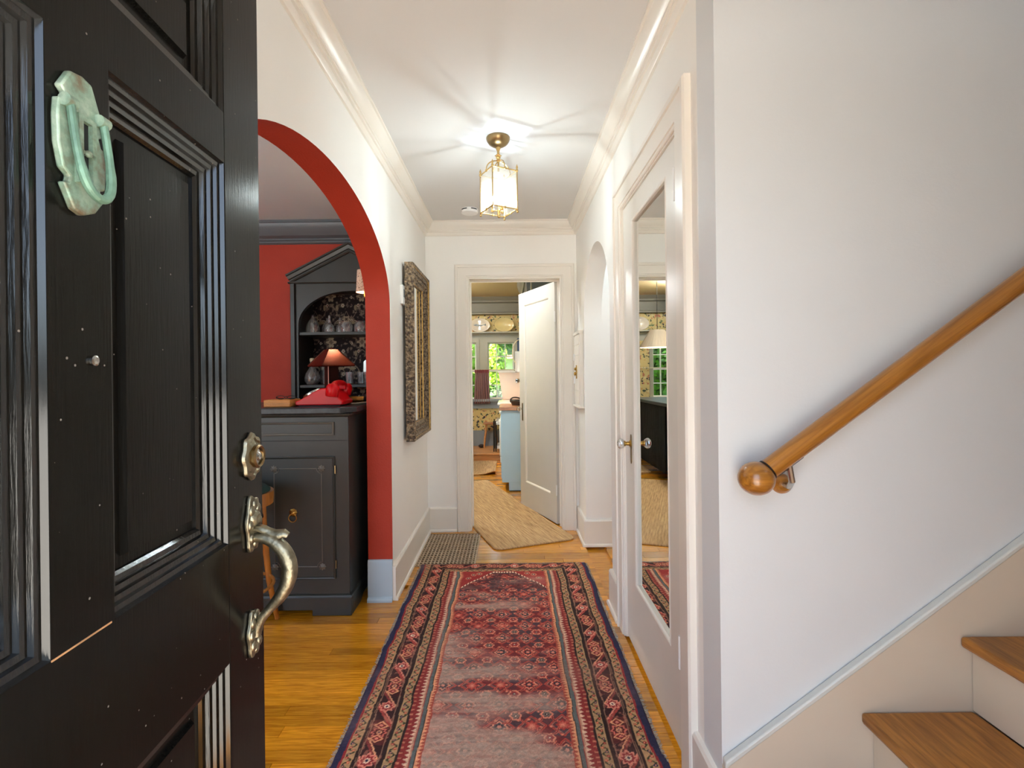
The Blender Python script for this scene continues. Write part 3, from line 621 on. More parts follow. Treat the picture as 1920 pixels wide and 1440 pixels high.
# ------------------------------------------------------------------ stairs and handrail
st = empty('staircase', (.66, .8, 0), 'oak staircase with cream risers climbing right along the stair wall', 'staircase')
RUN, RISE, SX, SZ = .2645, .198, .918-.2645, .384-.198
NS = 11
for k in range(NS):
    x, z = SX+RUN*k, SZ+RISE*k
    B(x, min(x+RUN+.034, 3.58), .12, 1.298, z-.028, z).build('tread', 'oak_tread', st, bevel=.008)
    B(x+.034, x+.050, .12, 1.298, max(0, z-RISE), z-.028).build('riser', 'skirt_beige', st)
ln = lambda X: .338+.728*(X-.685)
sk = MB().prism([(XR, 0), (3.55, 0), (3.55, ln(3.55)-.012), (XR, ln(XR)-.012)], 'y', 1.300, 1.318).build('skirt_board', 'skirt_beige', st)
MB().prism([(XR, ln(XR)-.012), (3.55, ln(3.55)-.012), (3.55, ln(3.55)+.007), (XR, ln(XR)+.007)], 'y', 1.296, 1.318).build('skirt_cap', 'stair_cap', st, bevel=.004)
hr = empty('handrail', (.70, 1.25, 1.05), 'round honey oak handrail with ball end on the stair wall', 'handrail')
dv = Vector((1, 0, .726)).normalized(); c0 = Vector((.626, 1.25, 1.015))
rl = MB().tube([(.03,0,0), (3.4,0,0)], .0255, 28).build('rail', 'oak_rail', hr, smooth=50)
rl.matrix_parent_inverse = PM[hr.name].inverted() @ Matrix.Translation(c0) @ Vector((1,0,0)).rotation_difference(dv).to_matrix().to_4x4()
bl = MB().ball(c0, .0445, (1, 1, .96), 32, 20).build('ball_end', 'oak_rail', hr, smooth=80, label='turned oak ball finial')
MB().lathe([(.0252,0),(.0275,.002),(.0275,.004),(.0252,.006)], c0+dv*.034, dv, 28).build('collar', 'bronze_dark', hr)
for q in (.118, 1.75):
    p = c0+dv*q; rx, rz = p.x+.006, p.z-.099
    MB().lathe([(0,.020),(.016,.019),(.024,.012),(.027,.003),(.027,0)], (rx, 1.32, rz), (0,-1,0), 28).build('rosette', 'oak_rail', hr)
    MB().tube([(rx,1.305,rz),(rx-.002,1.278,rz+.002),(rx-.008,1.255,rz+.020),(p.x-.012,1.25,p.z-.034)], .008, 10).build('bracket_arm', 'nickel', hr)
    MB().tube([p+dv*-.045+Vector((0,0,-.031)), p+dv*.028+Vector((0,0,-.031))], .011, 8, flat=(.4, 1)).build('bracket_plate', 'bronze_dark', hr)

# ------------------------------------------------------------------ ceiling lantern
LXc, LYc = -.045, 2.585
la = empty('ceiling_lantern', (LXc, LYc, HC), 'square glass and brass ceiling lantern with lit candle bulbs', 'ceiling lamp')
MB().lathe([(.062,0),(.063,-.005),(.060,-.015),(.050,-.030),(.034,-.041),(.016,-.046),(0,-.047)], (LXc,LYc,HC), seg=40).build('canopy', 'antique_brass', la)
stm = MB().lathe([(0,-.044),(.012,-.047),(.013,-.056),(.007,-.070),(.007,-.078),(.006,-.086),(.014,-.092),(.010,-.098),(.013,-.104),(.009,-.112),(.011,-.118),(.005,-.126),(.005,-.175),(0,-.176)], (LXc,LYc,HC), seg=20)
for k in range(6):
    a = k*PI/3; stm.tube([(LXc+.008*math.cos(a),LYc+.008*math.sin(a),HC-.098),(LXc+.018*math.cos(a),LYc+.018*math.sin(a),HC-.092)], .002, 6)
stm.build('stem', 'lantern_brass', la)
hs_, rot = .0715, math.radians(28.5)
zt, zb = 2.345, 2.145
def rc(a, b_, z): return Vector((LXc + a*math.cos(rot)-b_*math.sin(rot), LYc + a*math.sin(rot)+b_*math.cos(rot), z))
cor = [(-hs_,-hs_), (hs_,-hs_), (hs_,hs_), (-hs_,hs_)]
for i in range(4):
    a, b2 = cor[i], cor[(i+1) % 4]
    MB().tube([rc(*a, zb-.004), rc(*a, zt+.004)], .0035, 8).build('post', 'lantern_brass', la)
    MB().lathe([(0,.034),(.002,.028),(.006,.016),(.004,.008),(.0065,.004),(.0065,-.004),(.004,-.008)], rc(*a, zt+.002), seg=12).build('finial', 'lantern_brass', la)
    MB().lathe([(.004,.008),(.006,.003),(.003,-.002),(.007,-.008),(.006,-.013),(0,-.016)], rc(*a, zb-.004), seg=12).build('foot', 'lantern_brass', la)
    for z in (zt, zb):
        bar = MB().tube([rc(*a, z), rc(*b2, z)], .0035, 8); mid = (rc(*a, z)+rc(*b2, z))/2
        bar.lathe([(.0,-.007),(.006,-.005),(.006,.005),(0,.007)], mid, seg=8); bar.build('frame_bar', 'lantern_brass', la)
    q = [rc(*a, zb+.004), rc(*b2, zb+.004), rc(*b2, zt-.004), rc(*a, zt-.004)]
    nrm = ((q[1]-q[0]).cross(q[2]-q[0])).normalized()*.0012
    MB().add([p+nrm for p in q]+[p-nrm for p in q], [(0,1,2,3),(7,6,5,4),(0,4,5,1),(1,5,6,2),(2,6,7,3),(3,7,4,0)]).build('pane', 'lantern_glass', la, smooth=0)
    mid = (rc(*a, zt)+rc(*b2, zt))/2; ctr = Vector((LXc, LYc, 2.410))
    MB().tube(bez(ctr, ctr+(mid-ctr)*.4+Vector((0,0,.022)), mid+Vector((0,0,.05)), mid, 12), .003, 8).build('arm', 'lantern_brass', la)
MB().lathe([(.004,.15),(.004,.03),(.009,.026),(.007,.012),(.010,.004),(.006,-.006),(.008,-.012),(0,-.018)], (LXc,LYc,2.125), seg=14).build('cluster_stem', 'lantern_brass', la)
for k in range(3):
    a = rot+.5+k*2*PI/3; p = Vector((LXc+.034*math.cos(a), LYc+.034*math.sin(a), 2.150))
    MB().tube([Vector((LXc,LYc,2.145)), p], .003, 8).lathe([(0,-.010),(.008,-.008),(.010,0),(.006,.003),(.006,.030),(0,.030)], p, seg=12).build('candle_arm', 'lantern_brass', la)
    MB().lathe([(.005,.030),(.0085,.036),(.014,.052),(.015,.060),(.012,.074),(.006,.090),(.001,.100),(0,.100)], p, seg=14).build('bulb', 'lantern_glass', la, label='lit candle bulb')
    MB().lathe([(0,.040),(.004,.042),(.005,.055),(.004,.070),(0,.073)], p, seg=10).build('filament', 'filament', la)
# smoke detector
sd = empty('smoke_detector', (-.285, 3.70, HC), 'round white smoke detector on the hall ceiling', 'smoke detector')
MB().lathe([(.062,0),(.064,-.004),(.064,-.022),(.060,-.030),(.050,-.034),(0,-.035)], (-.285,3.70,HC), seg=36).build('case', 'plastic_white', sd)
for s in (-1, 1):
    MB().prism([(-.285+.0648*math.cos(t), 3.70+.0648*math.sin(t)) for t in [-PI/2+s*(.25+.8*i/8) for i in range(9)]] + [(-.285+.060*math.cos(t), 3.70+.060*math.sin(t)) for t in [-PI/2+s*(.25+.8*i/8) for i in range(8, -1, -1)]], 'z', HC-.014, HC-.007).build('vent_slot', 'dark_metal', sd)

# ------------------------------------------------------------------ carved wall mirror and thermostat
wm = empty('wall_mirror', (-.66, 3.44, .86), 'carved dark bronze wall mirror with gilt bead on the left hall wall', 'mirror')
fx = -.602; ya, yb, za, zb_ = 3.13, 3.75, .86, 2.01
FP = [(0,-.060),(0,-.008),(.006,0),(.014,-.003),(.024,-.012),(.055,-.022),(.085,-.034),(.100,-.040),(.108,-.044),(.108,-.062)]
MB().sweep([(fx,ya,za),(fx,yb,za),(fx,yb,zb_),(fx,ya,zb_)], FP, (1,0,0), closed=True).build('frame', 'carved_frame', wm, smooth=30)
for off, dp, r in ((.020, -.007, .005), (.104, -.041, .005)):
    MB().tube([(fx+dp,ya+off,za+off),(fx+dp,yb-off,za+off),(fx+dp,yb-off,zb_-off),(fx+dp,ya+off,zb_-off)], r, 8, closed=True).build('gilt_bead', 'gilt', wm)
B(fx-.058, fx-.050, ya+.1, yb-.1, za+.1, zb_-.1).build('glass', 'mirror', wm, smooth=0)
# carved studs along the slope of the frame
cs = MB()
def along(p0, p1, step):
    p0, p1 = Vector(p0), Vector(p1); n = int((p1-p0).length/step)
    for i in range(n): cs.ball(p0+(p1-p0)*((i+.5)/n), .009, (.7, 1, 1), 8, 5)
for off, dp in ((.045, -.018), (.070, -.028)):
    x = fx+dp
    along((x,ya+off,za+off), (x,ya+off,zb_-off), .021); along((x,yb-off,za+off), (x,yb-off,zb_-off), .021); along((x,ya+off,za+off), (x,yb-off,za+off), .021); along((x,ya+off,zb_-off), (x,yb-off,zb_-off), .021)
cs.build('carving', 'carved_frame', wm, kind='stuff', smooth=60)
B(-.68, -.66, 3.35, 3.5, 1.6, 1.7).build('hanger', 'dark_metal', wm)
th_ = empty('thermostat', (-.67, 3.16, 1.73), 'small white box on the wall behind the carved mirror', 'thermostat')
B(-.68, -.662, 3.08, 3.20, 1.735, 1.855).build('case', 'plastic_white', th_, bevel=.003); B(-.662, -.660, 3.10, 3.18, 1.78, 1.83).build('display', 'dining_grey', th_)

# ------------------------------------------------------------------ floor register
fr_ = empty('floor_register', ((GR[0]+GR[1])/2, (GR[2]+GR[3])/2, 0), 'square lattice floor register grille in front of the kitchen wall', 'floor grille')
B(GR[0], GR[1], GR[2], GR[3], -.0198, -.0185).build('pit_shade', 'pit_shade_black', fr_)  # shallow black plate; darkness below the grille is put into its colour
x0, x1, y0, y1 = GR
MB().sweep([(x0,y0,0),(x1,y0,0),(x1,y1,0),(x0,y1,0)], [(0,-.015),(0,.004),(.010,.004),(.010,-.015)], (0,0,1), closed=True).build('frame', 'grille_wood', fr_, smooth=20)
nx, ny = 16, 18
xm = B(-.0045, .0045, y0+.008, y1-.008, -.003, .0025).build('bar', 'grille_wood', fr_, local=True, smooth=0); xm.parent = None; bx_me = xm.data; bpy.data.objects.remove(xm)
ym = B(x0+.008, x1-.008, -.0068, .0068, -.003, .0020).build('bar', 'grille_wood', fr_, local=True, smooth=0); ym.parent = None; by_me = ym.data; bpy.data.objects.remove(ym)
inv = PM[fr_.name].inverted()
for i in range(1, nx):
    o = bpy.data.objects.new('bar', bx_me); COL.objects.link(o); o.parent = fr_; o.matrix_parent_inverse = inv; o.location = (x0+(x1-x0)*i/nx, 0, 0)
for i in range(1, ny):
    o = bpy.data.objects.new('bar', by_me); COL.objects.link(o); o.parent = fr_; o.matrix_parent_inverse = inv; o.location = (0, y0+(y1-y0)*i/ny, 0)

# ------------------------------------------------------------------ painted grids (rug, cupboard paper): colours of the weave itself
def grid(name, x, y, z, rgb, m, parent, plane='xy'):
    ny, nx = rgb.shape[:2]
    X, Y = np.meshgrid(x, y)
    if plane == 'xy': co = np.stack([X, Y, z if isinstance(z, np.ndarray) else np.full_like(X, z)], -1)
    else: co = np.stack([X, np.full_like(X, z), Y], -1)
    idx = np.arange(nx*ny).reshape(ny, nx)
    f = np.stack([idx[:-1, :-1], idx[:-1, 1:], idx[1:, 1:], idx[1:, :-1]], -1).reshape(-1, 4)
    me = bpy.data.meshes.new(name)
    me.vertices.add(nx*ny); me.vertices.foreach_set('co', co.reshape(-1).astype(np.float32))
    me.loops.add(f.size); me.loops.foreach_set('vertex_index', f.reshape(-1).astype(np.int32))
    me.polygons.add(len(f)); me.polygons.foreach_set('loop_start', np.arange(0, f.size, 4, dtype=np.int32))
    me.update(calc_edges=True)
    c = np.ones((ny, nx, 4), np.float32); s = rgb/255.
    c[..., :3] = np.where(s <= .04045, s/12.92, ((s+.055)/1.055)**2.4)
    ca = me.color_attributes.new('Col', 'FLOAT_COLOR', 'POINT'); ca.data.foreach_set('color', c.reshape(-1))
    me.materials.append(MATS[m]); me.validate()
    o = bpy.data.objects.new(name, me); COL.objects.link(o)
    if parent is not None: o.parent = parent; o.matrix_parent_inverse = PM[parent.name].inverted()
    PM[o.name] = Matrix()
    return o
def fnoise(X, Y, sx, sy, seed, oct=3):
    r = np.random.default_rng(seed); out = np.zeros_like(X); amp = 1; tot = 0
    for k in range(oct):
        g = r.random((64, 64)); u = X/sx*2**k; v = Y/sy*2**k
        i = np.floor(u).astype(int); j = np.floor(v).astype(int); fu = u-i; fv = v-j; fu = fu*fu*(3-2*fu); fv = fv*fv*(3-2*fv)
        a = g[j % 64, i % 64]; b = g[j % 64, (i+1) % 64]; c = g[(j+1) % 64, i % 64]; d = g[(j+1) % 64, (i+1) % 64]
        out += amp*((a*(1-fu)+b*fu)*(1-fv)+(c*(1-fu)+d*fu)*fv); tot += amp; amp *= .5
    return out/tot
def put(img, mask, c, a=1.):
    m = (mask*a)[..., None] if mask.dtype != bool else (mask.astype(float)*a)[..., None]
    img[:] = img*(1-m)+np.array(c, float)*m

RX0, RX1, RY0, RY1 = -.607, .502, .75, 3.315
rg = empty('persian_runner', ((RX0+RX1)/2, 2.0, 0), 'worn red and navy patterned runner rug along the hall', 'rug')
st_ = .0032
gx = np.arange(RX0, RX1+st_/2, st_); gy = np.arange(RY0, RY1+st_/2, st_)
X, Y = np.meshgrid(gx, gy)
X0_, Y0_ = X.copy(), Y.copy()
X = X+(fnoise(X0_, Y0_, .10, .10, 50, 2)-.5)*.016; Y = Y+(fnoise(X0_, Y0_, .10, .10, 51, 2)-.5)*.020
wob = (fnoise(X, Y, .5, .5, 1)-.5)*.012
cx_ = (RX0+RX1)/2; hwid = (RX1-RX0)/2
ex = hwid-np.abs(X-cx_)+wob*.5                   # distance from the long edge
ey = np.minimum(RY1-Y, Y-RY0)+wob*.5             # distance from the ends
ee = np.where(ey < .105, ey+.070, np.where(ey < .135, ey+.070, ey-.135+.298))
e = np.minimum(ex, ee); s_ = np.where(ex < ee, Y, X-cx_)  # across / along the border
navy, red, tan, dark, maroon, pink, peach, teal, ivory, brick = (42,44,78), (142,36,44), (168,136,98), (48,36,36), (82,30,36), (206,124,110), (208,146,110), (84,98,104), (214,194,176), (160,58,56)
img = np.zeros(X.shape+(3,)); img[:] = (104, 38, 44)
def band(a, b): return (e >= a) & (e < b)
put(img, band(0, .028), navy); put(img, (ey < .012) & (ey <= ex), (150, 120, 104))
put(img, band(.028, .036), red)
def meander(a, b, per, bgc, seed):
    w = b-a; m = band(a, b); put(img, m, bgc)
    ph = s_/per*2*PI; mid = a+w/2+np.sin(ph)*w*.30
    put(img, m & (np.abs(e-mid) < w*.13), (54, 62, 44))
    for k, c in ((0, red), (1, (176, 84, 62)), (2, navy)):
        u = np.mod(s_+per*(.25+k*.5), per*1.5)-per*.75; mm = a+w/2+(.20*w if k % 2 else -.20*w)
        put(img, m & (np.hypot(u*1.0, (e-mm)) < w*.20), c); put(img, m & (np.hypot(u*1.0, (e-mm)) < w*.08), peach)
meander(.036, .066, .036, tan, 1)
put(img, band(.066, .080), dark); put(img, band(.0655, .0685), tan); put(img, band(.078, .0805), (120, 92, 76))
# main border: slanted bars and rosettes in blocks
m = band(.080, .160); put(img, m, (64, 28, 32))
per = .26; t = np.mod(s_, per)/per; q = (e-.120)/.040; blk = np.floor(s_/per)
put(img, m & (t < .5), (54, 32, 36)); put(img, m & (np.mod(blk, 2) == 0) & (t >= .5), (88, 38, 40))
sl = np.mod(s_ + (e-.12)*1.5, per)/per
for c0, wd, c in ((.08, .035, brick), (.145, .02, pink), (.40, .03, (128,50,52)), (.46, .018, peach)):
    zz = .012*np.sign(np.sin(s_/.008*PI))
    put(img, m & (np.abs(sl-c0+zz*.4) < wd) & (np.abs(q) < .8), c)
for tc_, c1, c2, c3 in ((.27, pink, red, ivory), (.75, (196, 98, 88), maroon, peach)):
    d = np.hypot((t-tc_)*per, (e-.120)); an = np.arctan2(e-.120, (t-tc_)*per); r = .027*(1+.16*np.cos(8*an))
    put(img, m & (d < r), c1); put(img, m & (d < r*.72), c2); put(img, m & (d < r*.40), c3); put(img, m & (d < r*.18), navy)
for tc_ in (.62, .90):
    u = np.abs((t-tc_)*per)+np.abs(e-.120)*.8; put(img, m & (u < .022), peach); put(img, m & (u < .015), (120, 34, 40)); put(img, m & (u < .007), pink)
put(img, m & (fnoise(X, Y, .02, .02, 9) > .66), (178, 110, 92), .55)
put(img, m & (np.abs(np.abs(q)-.86) < .05), (150, 118, 96), .8)
put(img, band(.160, .174), dark); put(img, band(.1725, .175), tan)
meander(.175, .205, .040, (160, 132, 96), 2)
put(img, band(.205, .214), dark)
m = band(.214, .258); put(img, m, (134, 42, 44))
saw = np.abs(np.mod(s_, .020)/.020-.5)*2
put(img, m & (e > .234+.018*saw), (200, 172, 152)); put(img, m & (e > .252) , (176, 128, 110))
put(img, m & (e < .226) & (np.mod(s_, .024) < .008), peach, .6)
put(img, band(.258, .276), teal); put(img, band(.2575, .260), (150, 50, 50)); put(img, band(.274, .277), dark)
saw2 = np.abs(np.mod(s_, .016)/.016-.5)*2
m = band(.277, .298); put(img, m, (164, 70, 58)); put(img, m & (e < .280+.015*saw2), peach)
# field
F = e >= .298
fy = RY1-Y; fxx = X-cx_
base_t = fnoise(X, Y, .10, .05, 4)
put(img, F, (112, 40, 46)); put(img, F & (base_t > .52), (92, 46, 56)); put(img, F & (base_t > .64), (74, 56, 70))
def lattice(px, py, ox, oy): return np.mod(fxx+ox+px/2, px)-px/2, np.mod(fy+oy+py/2, py)-py/2
P1 = .118
cid = np.floor((fxx+P1/2)/P1)*7.3+np.floor((fy+P1/2)/P1)*3.7; h1 = np.mod(np.sin(cid)*43.7, 1)
cid2 = np.floor(fxx/P1)*5.1+np.floor(fy/P1)*9.7; h2 = np.mod(np.sin(cid2)*51.3, 1)
put(img, F & (h2 > .72), (72, 66, 76), .55)
u, v = lattice(P1, P1, 0, 0)
dd = np.abs(u)+np.abs(v)
put(img, F & (np.abs(dd-.053) < .0036), (178, 64, 56)); put(img, F & (np.abs(dd-.044) < .0022), (206, 128, 104), .7)
d = np.hypot(u, v); an = np.arctan2(v, u); r = .024*(1+.15*np.cos(8*an))
put(img, F & (d < r), (166, 54, 52)); put(img, F & (d < r) & (h1 > .55), (84, 74, 82)); put(img, F & (np.abs(d-r) < .003) & (h1 > .3), (212, 140, 116))
put(img, F & (d < r*.62), (52, 46, 58)); put(img, F & (d < r*.62) & (h1 < .35), (190, 92, 78)); put(img, F & (d < r*.32), pink)
u2, v2 = lattice(P1, P1, P1/2, P1/2); d = np.hypot(u2, v2); an = np.arctan2(v2, u2); r = .020*(1+.12*np.cos(6*an))
put(img, F & (np.abs(d-r) < .0038), (208, 126, 104)); put(img, F & (d < r*.7), (150, 46, 50)); put(img, F & (d < r*.7) & (h2 > .5), (110, 96, 92)); put(img, F & (d < r*.34), (52, 50, 58)); put(img, F & (d < r*.15), ivory)
for ox, oy, sg in ((.25, .25, 1), (-.25, .25, -1), (.25, -.25, -1), (-.25, -.25, 1)):
    u3, v3 = lattice(P1, P1, ox*P1, oy*P1); p_ = u3*.707+sg*v3*.707; n_ = -u3*.707*sg+v3*.707
    cr_ = np.abs(np.hypot(p_, n_+.016)-.021)
    put(img, F & (cr_ < .0042) & (n_ > -.008), (198, 92, 78)); put(img, F & (cr_ < .0016) & (n_ > -.008), (90, 34, 40))
u4, v4 = lattice(.04, .04, .012, .02); put(img, F & (np.abs(u4)+np.abs(v4) < .007) & (fnoise(X, Y, .06, .06, 11) > .5), (204, 118, 96))
# far end: clipped corners with a white toothed outline
def corner(ybase, sgn):
    yy = (fy-.150) if sgn > 0 else (Y-RY0-.150)
    ridge = np.clip(np.abs(fxx)-.070, 0, None)*1.22
    cm = F & (yy < ridge) & (yy < .26)
    put(img, cm, (154, 44, 46)); 
    for ux, uy in ((.19, .04), (.22, .09), (.15, .02)):
        for sx in (-1, 1):
            dq = np.hypot(fxx-sx*ux, yy-uy); put(img, cm & (dq < .020), (196, 110, 90)); put(img, cm & (dq < .012), (70, 50, 60)); put(img, cm & (dq < .005), ivory)
    line = np.abs(yy-np.clip(ridge, .0, .26)-.004) < .009
    put(img, F & line & (np.mod(fxx, .018) < .011), ivory); put(img, F & line & (np.mod(fxx, .018) >= .011), (90, 30, 36))
    dk = F & (yy >= ridge+.012) & (yy < .26)
    put(img, dk & (fnoise(X, Y, .05, .03, 21) > .42), (70, 44, 54), .65)
corner(0, 1)
# wear: pile rubbed down to the grey warp towards the middle of the runner, in streaks
wear = fnoise(X, Y, .34, .10, 5, 4); mid = np.exp(-((Y-1.75)/.55)**2); leftish = .5-.5*np.tanh((fxx-.04)/.16)
ww = np.clip((wear-.585+.34*mid*(.35+.85*leftish)+.05*np.exp(-((Y-2.26)/.05)**2)*3*np.exp(-(fxx/.18)**2))*4.2, 0, 1)*F
streak = .55+.45*fnoise(X, Y, .12, .008, 8, 2)
put(img, np.clip(ww*streak*1.05, 0, .88), (164, 146, 138))
put(img, (np.clip(fnoise(X, Y, .3, .3, 6)-.55, 0, 1)*1.2)*(~F), (150, 118, 108))
img *= (.90+.22*fnoise(X, Y, .012, .006, 13, 2))[..., None]
g_ = img.mean(-1, keepdims=True); img = np.clip((img*.82+g_*.18)*np.array([1.14, 1.06, .99])+5, 0, 255)
X, Y = X0_, Y0_
zz = .0075+.0012*fnoise(X, Y, .01, .01, 14)+.0015*fnoise(X, Y, .4, .4, 15); zz[(ex < .004) | (ey < .004)] = .0015
X2 = X + (fnoise(X, Y, 9, .09, 30)-.5)*.012*(np.abs(fxx)/hwid)
pile = grid('pile', gx, gy, zz, img, 'rug_pile', rg)
co = np.empty(len(pile.data.vertices)*3, np.float32); pile.data.vertices.foreach_get('co', co); co = co.reshape(-1, 3); co[:, 0] = X2.reshape(-1); co[:, 1] += ((fnoise(X, Y, .15, 9, 31)-.5)*.012*np.clip((Y-RY0)/(RY1-RY0), 0, 1)).reshape(-1); pile.data.vertices.foreach_set('co', co.reshape(-1))
B(RX0+.01, RX1-.01, RY0+.01, RY1-.01, .0005, .006).build('backing', 'dark_inside', rg)
fm = MB()
for i in range(5200):
    if i < 1700: p = Vector((random.uniform(RX0+.01, RX1-.01), RY1-.002, .004)); dr = Vector((random.uniform(-.6, .6), 1, 0))
    else:
        sd_ = random.choice((-1, 1)); p = Vector((cx_+sd_*(hwid-.004), random.uniform(RY0, RY1-.01), .004)); dr = Vector((sd_, random.uniform(-.8, .8), 0))
    dr = dr.normalized()*random.uniform(.005, .016); w_ = Vector((-dr.y, dr.x, 0)).normalized()*.0009
    fm.add([p-w_, p+w_, p+dr+w_*.4+Vector((0, 0, random.uniform(-.002, .004))), p+dr-w_*.4+Vector((0, 0, random.uniform(-.002, .003)))], [(0, 1, 2, 3)])
mat('fringe', (184, 170, 150), .9, var=.3, vscale=60)
fm.build('fringe', 'fringe', rg, smooth=0, kind='stuff')

# jute runner laid askew from hall into kitchen
def jute_rug(name, loc, rz, w, l, label, curl=0):
    o = empty(name, loc, label, 'rug', rz=rz)
    nx_, ny_ = 14, 60; mb = MB(); r = .05
    def pt(i, j, z):
        x = -w/2+w*i/nx_; y = l*j/ny_
        # rounded corners
        dx_, dy_ = max(0, abs(x)-(w/2-r)), max(0, r-y, y-(l-r))
        if dx_ > 0 and dy_ > 0:
            k = math.hypot(dx_, dy_)
            if k > 0:
                m_ = max(dx_, dy_)/k; sx_ = math.copysign(1, x); x = sx_*(w/2-r+dx_*m_); y = (r-dy_*m_) if y < r else (l-r+dy_*m_)
        zz_ = z + .002*math.sin(x*40+y*9)*.3
        if curl and y < .16 and x > 0: zz_ += curl*max(0, (x/(w/2))**2)*(1-y/.16)**2
        return (x, y, zz_)
    top = [pt(i, j, .011) for j in range(ny_+1) for i in range(nx_+1)]; bot = [pt(i, j, .001) for j in range(ny_+1) for i in range(nx_+1)]
    n_ = (nx_+1); fs_ = []; K_ = len(top)
    for j in range(ny_):
        for i in range(nx_):
            a = j*n_+i; fs_ += [(a, a+1, a+n_+1, a+n_), (K_+a, K_+a+n_, K_+a+n_+1, K_+a+1)]
    rim = [j*n_ for j in range(ny_+1)] + [ny_*n_+i for i in range(1, n_)] + [j*n_+nx_ for j in range(ny_-1, -1, -1)] + [i for i in range(nx_-1, 0, -1)]
    for k in range(len(rim)):
        a, b_ = rim[k], rim[(k+1) % len(rim)]; fs_.append((a, b_, K_+b_, K_+a))
    mb.add(top+bot, fs_).build('weave', 'jute', o, local=True, smooth=60)
    path = [Vector(top[k])+Vector((0, 0, -.004)) for k in rim]
    MB().tube(path, .007, 8, closed=True).build('braided_edge', 'jute', o, local=True)
    return o
jd = math.atan2(-(-.285-.508), 5.96-3.80)
jute_rug('jute_runner', ((-.112+.493)/2, (3.557+3.799)/2, 0), jd, .645, 2.25, 'long natural jute runner lying askew through the kitchen doorway')
jute_rug('jute_mat', (-.42, 6.25, 0), 0, .44, .95, 'jute mat with a curled corner before the nook step', curl=.05)

# ------------------------------------------------------------------ dining room: alcove cupboard
cu = empty('alcove_cupboard', (-1.27, 4.0, 0), 'black built in alcove cupboard with pediment and arched opening', 'cupboard')
XA, XB, YF = -1.765, -.822, 3.985
cx0, cw = -1.285, .425
MB().prism([(XA, 0), (cx0-cw, 0), (cx0-cw, 1.70)] + arc(cx0, 1.70, cw, .275, PI, 0, 30)[1:-1] + [(cx0+cw, 1.70), (cx0+cw, 0), (XB, 0), (XB, 2.05), (XA, 2.05)], 'y', YF, 4.03).build('face_frame', 'cabinet_black', cu)
B(XA, XA+.035, YF-.022, YF, 0, 2.05).build('pilaster', 'cabinet_black', cu, bevel=.003)
MB().prism([(XA-.01, 2.05), (XB, 2.05), (XB, 2.08), (cx0, 2.34), (XA-.01, 2.065)], 'y', YF, 4.03).build('tympanum', 'cabinet_black', cu)
rk = [(0,0),(0,.018),(.010,.024),(.020,.024),(.026,.032),(.050,.040),(.056,.048),(.068,.048),(.068,0)]
MB().sweep([(XA+.004,YF,2.043),(cx0,YF,2.285),(XB-.002,YF,2.050)], rk, (0,-1,0)).build('raking_cornice', 'cabinet_black', cu, smooth=20)
MB().sweep([(XA-.015,YF,2.035),(XB-.002,YF,2.035)], [(0,0),(0,.022),(.008,.03),(.015,.03),(.015,0)], (0,-1,0)).build('cornice', 'cabinet_black', cu, smooth=20)
B(cx0-cw-.03, cx0-cw, 4.03, 4.30, 0, 2.04).build('side_panel', 'cabinet_black', cu); B(cx0+cw, cx0+cw+.03, 4.03, 4.30, 0, 2.04).build('side_panel', 'cabinet_black', cu)
B(cx0-cw, cx0+cw, 4.03, 4.30, 2.0, 2.03).build('top_panel', 'cabinet_black', cu)
for z in (1.215, 1.645, .80): B(cx0-cw, cx0+cw, 4.00, 4.295, z-.025, z).build('shelf', 'cabinet_black', cu, bevel=.003)
gx = np.arange(cx0-cw, cx0+cw+.002, .004); gz = np.arange(.8, 2.0, .004); X, Y = np.meshgrid(gx, gz); X = X-cx0
img = np.zeros(X.shape+(3,)); img[:] = (40, 31, 33)
n1 = fnoise(X, Y, .018, .018, 40, 2); put(img, n1 > .60, (92, 80, 74)); put(img, n1 > .72, (128, 112, 98))
def motif(px, py, ox, oy, r, pet, amp, c1, c2):
    u = np.abs(np.mod(X+ox+px/2, px)-px/2); v = np.mod(Y+oy+py/2, py)-py/2
    d = np.hypot(u, v); an = np.arctan2(v, u); rr = r*(1+amp*np.cos(pet*an)); put(img, d < rr, c1); put(img, d < rr*.45, c2)
motif(.27, .40, 0, .02, .036, 5, .34, (176, 160, 136), (120, 104, 92)); motif(.27, .40, .135, .22, .030, 7, .25, (168, 152, 130), (74, 62, 58))
motif(.135, .20, .03, .10, .014, 5, .2, (188, 176, 156), (120, 60, 52)); motif(.27, .20, .09, .03, .011, 5, .2, (190, 178, 158), (90, 70, 60))
u = np.abs(np.mod(X+.135, .27)-.135); v = np.mod(Y+.05, .40)
sc_ = np.abs(v-.12-.10*np.sin(u/.135*PI*1.0)); put(img, sc_ < .006, (140, 126, 108)); sc_ = np.abs(v-.30-.06*np.cos(u/.135*PI*1.5)); put(img, sc_ < .005, (128, 112, 98))
lf = np.hypot((u-.085)*1.0, (v-.20)*2.4); put(img, lf < .030, (150, 134, 108)); lf = np.hypot((u-.055)*2.2, (v-.33)*1.0); put(img, lf < .026, (140, 126, 104))
grid('back_paper', gx, gz, 4.292, img, 'hutch_paper', cu, plane='xz')

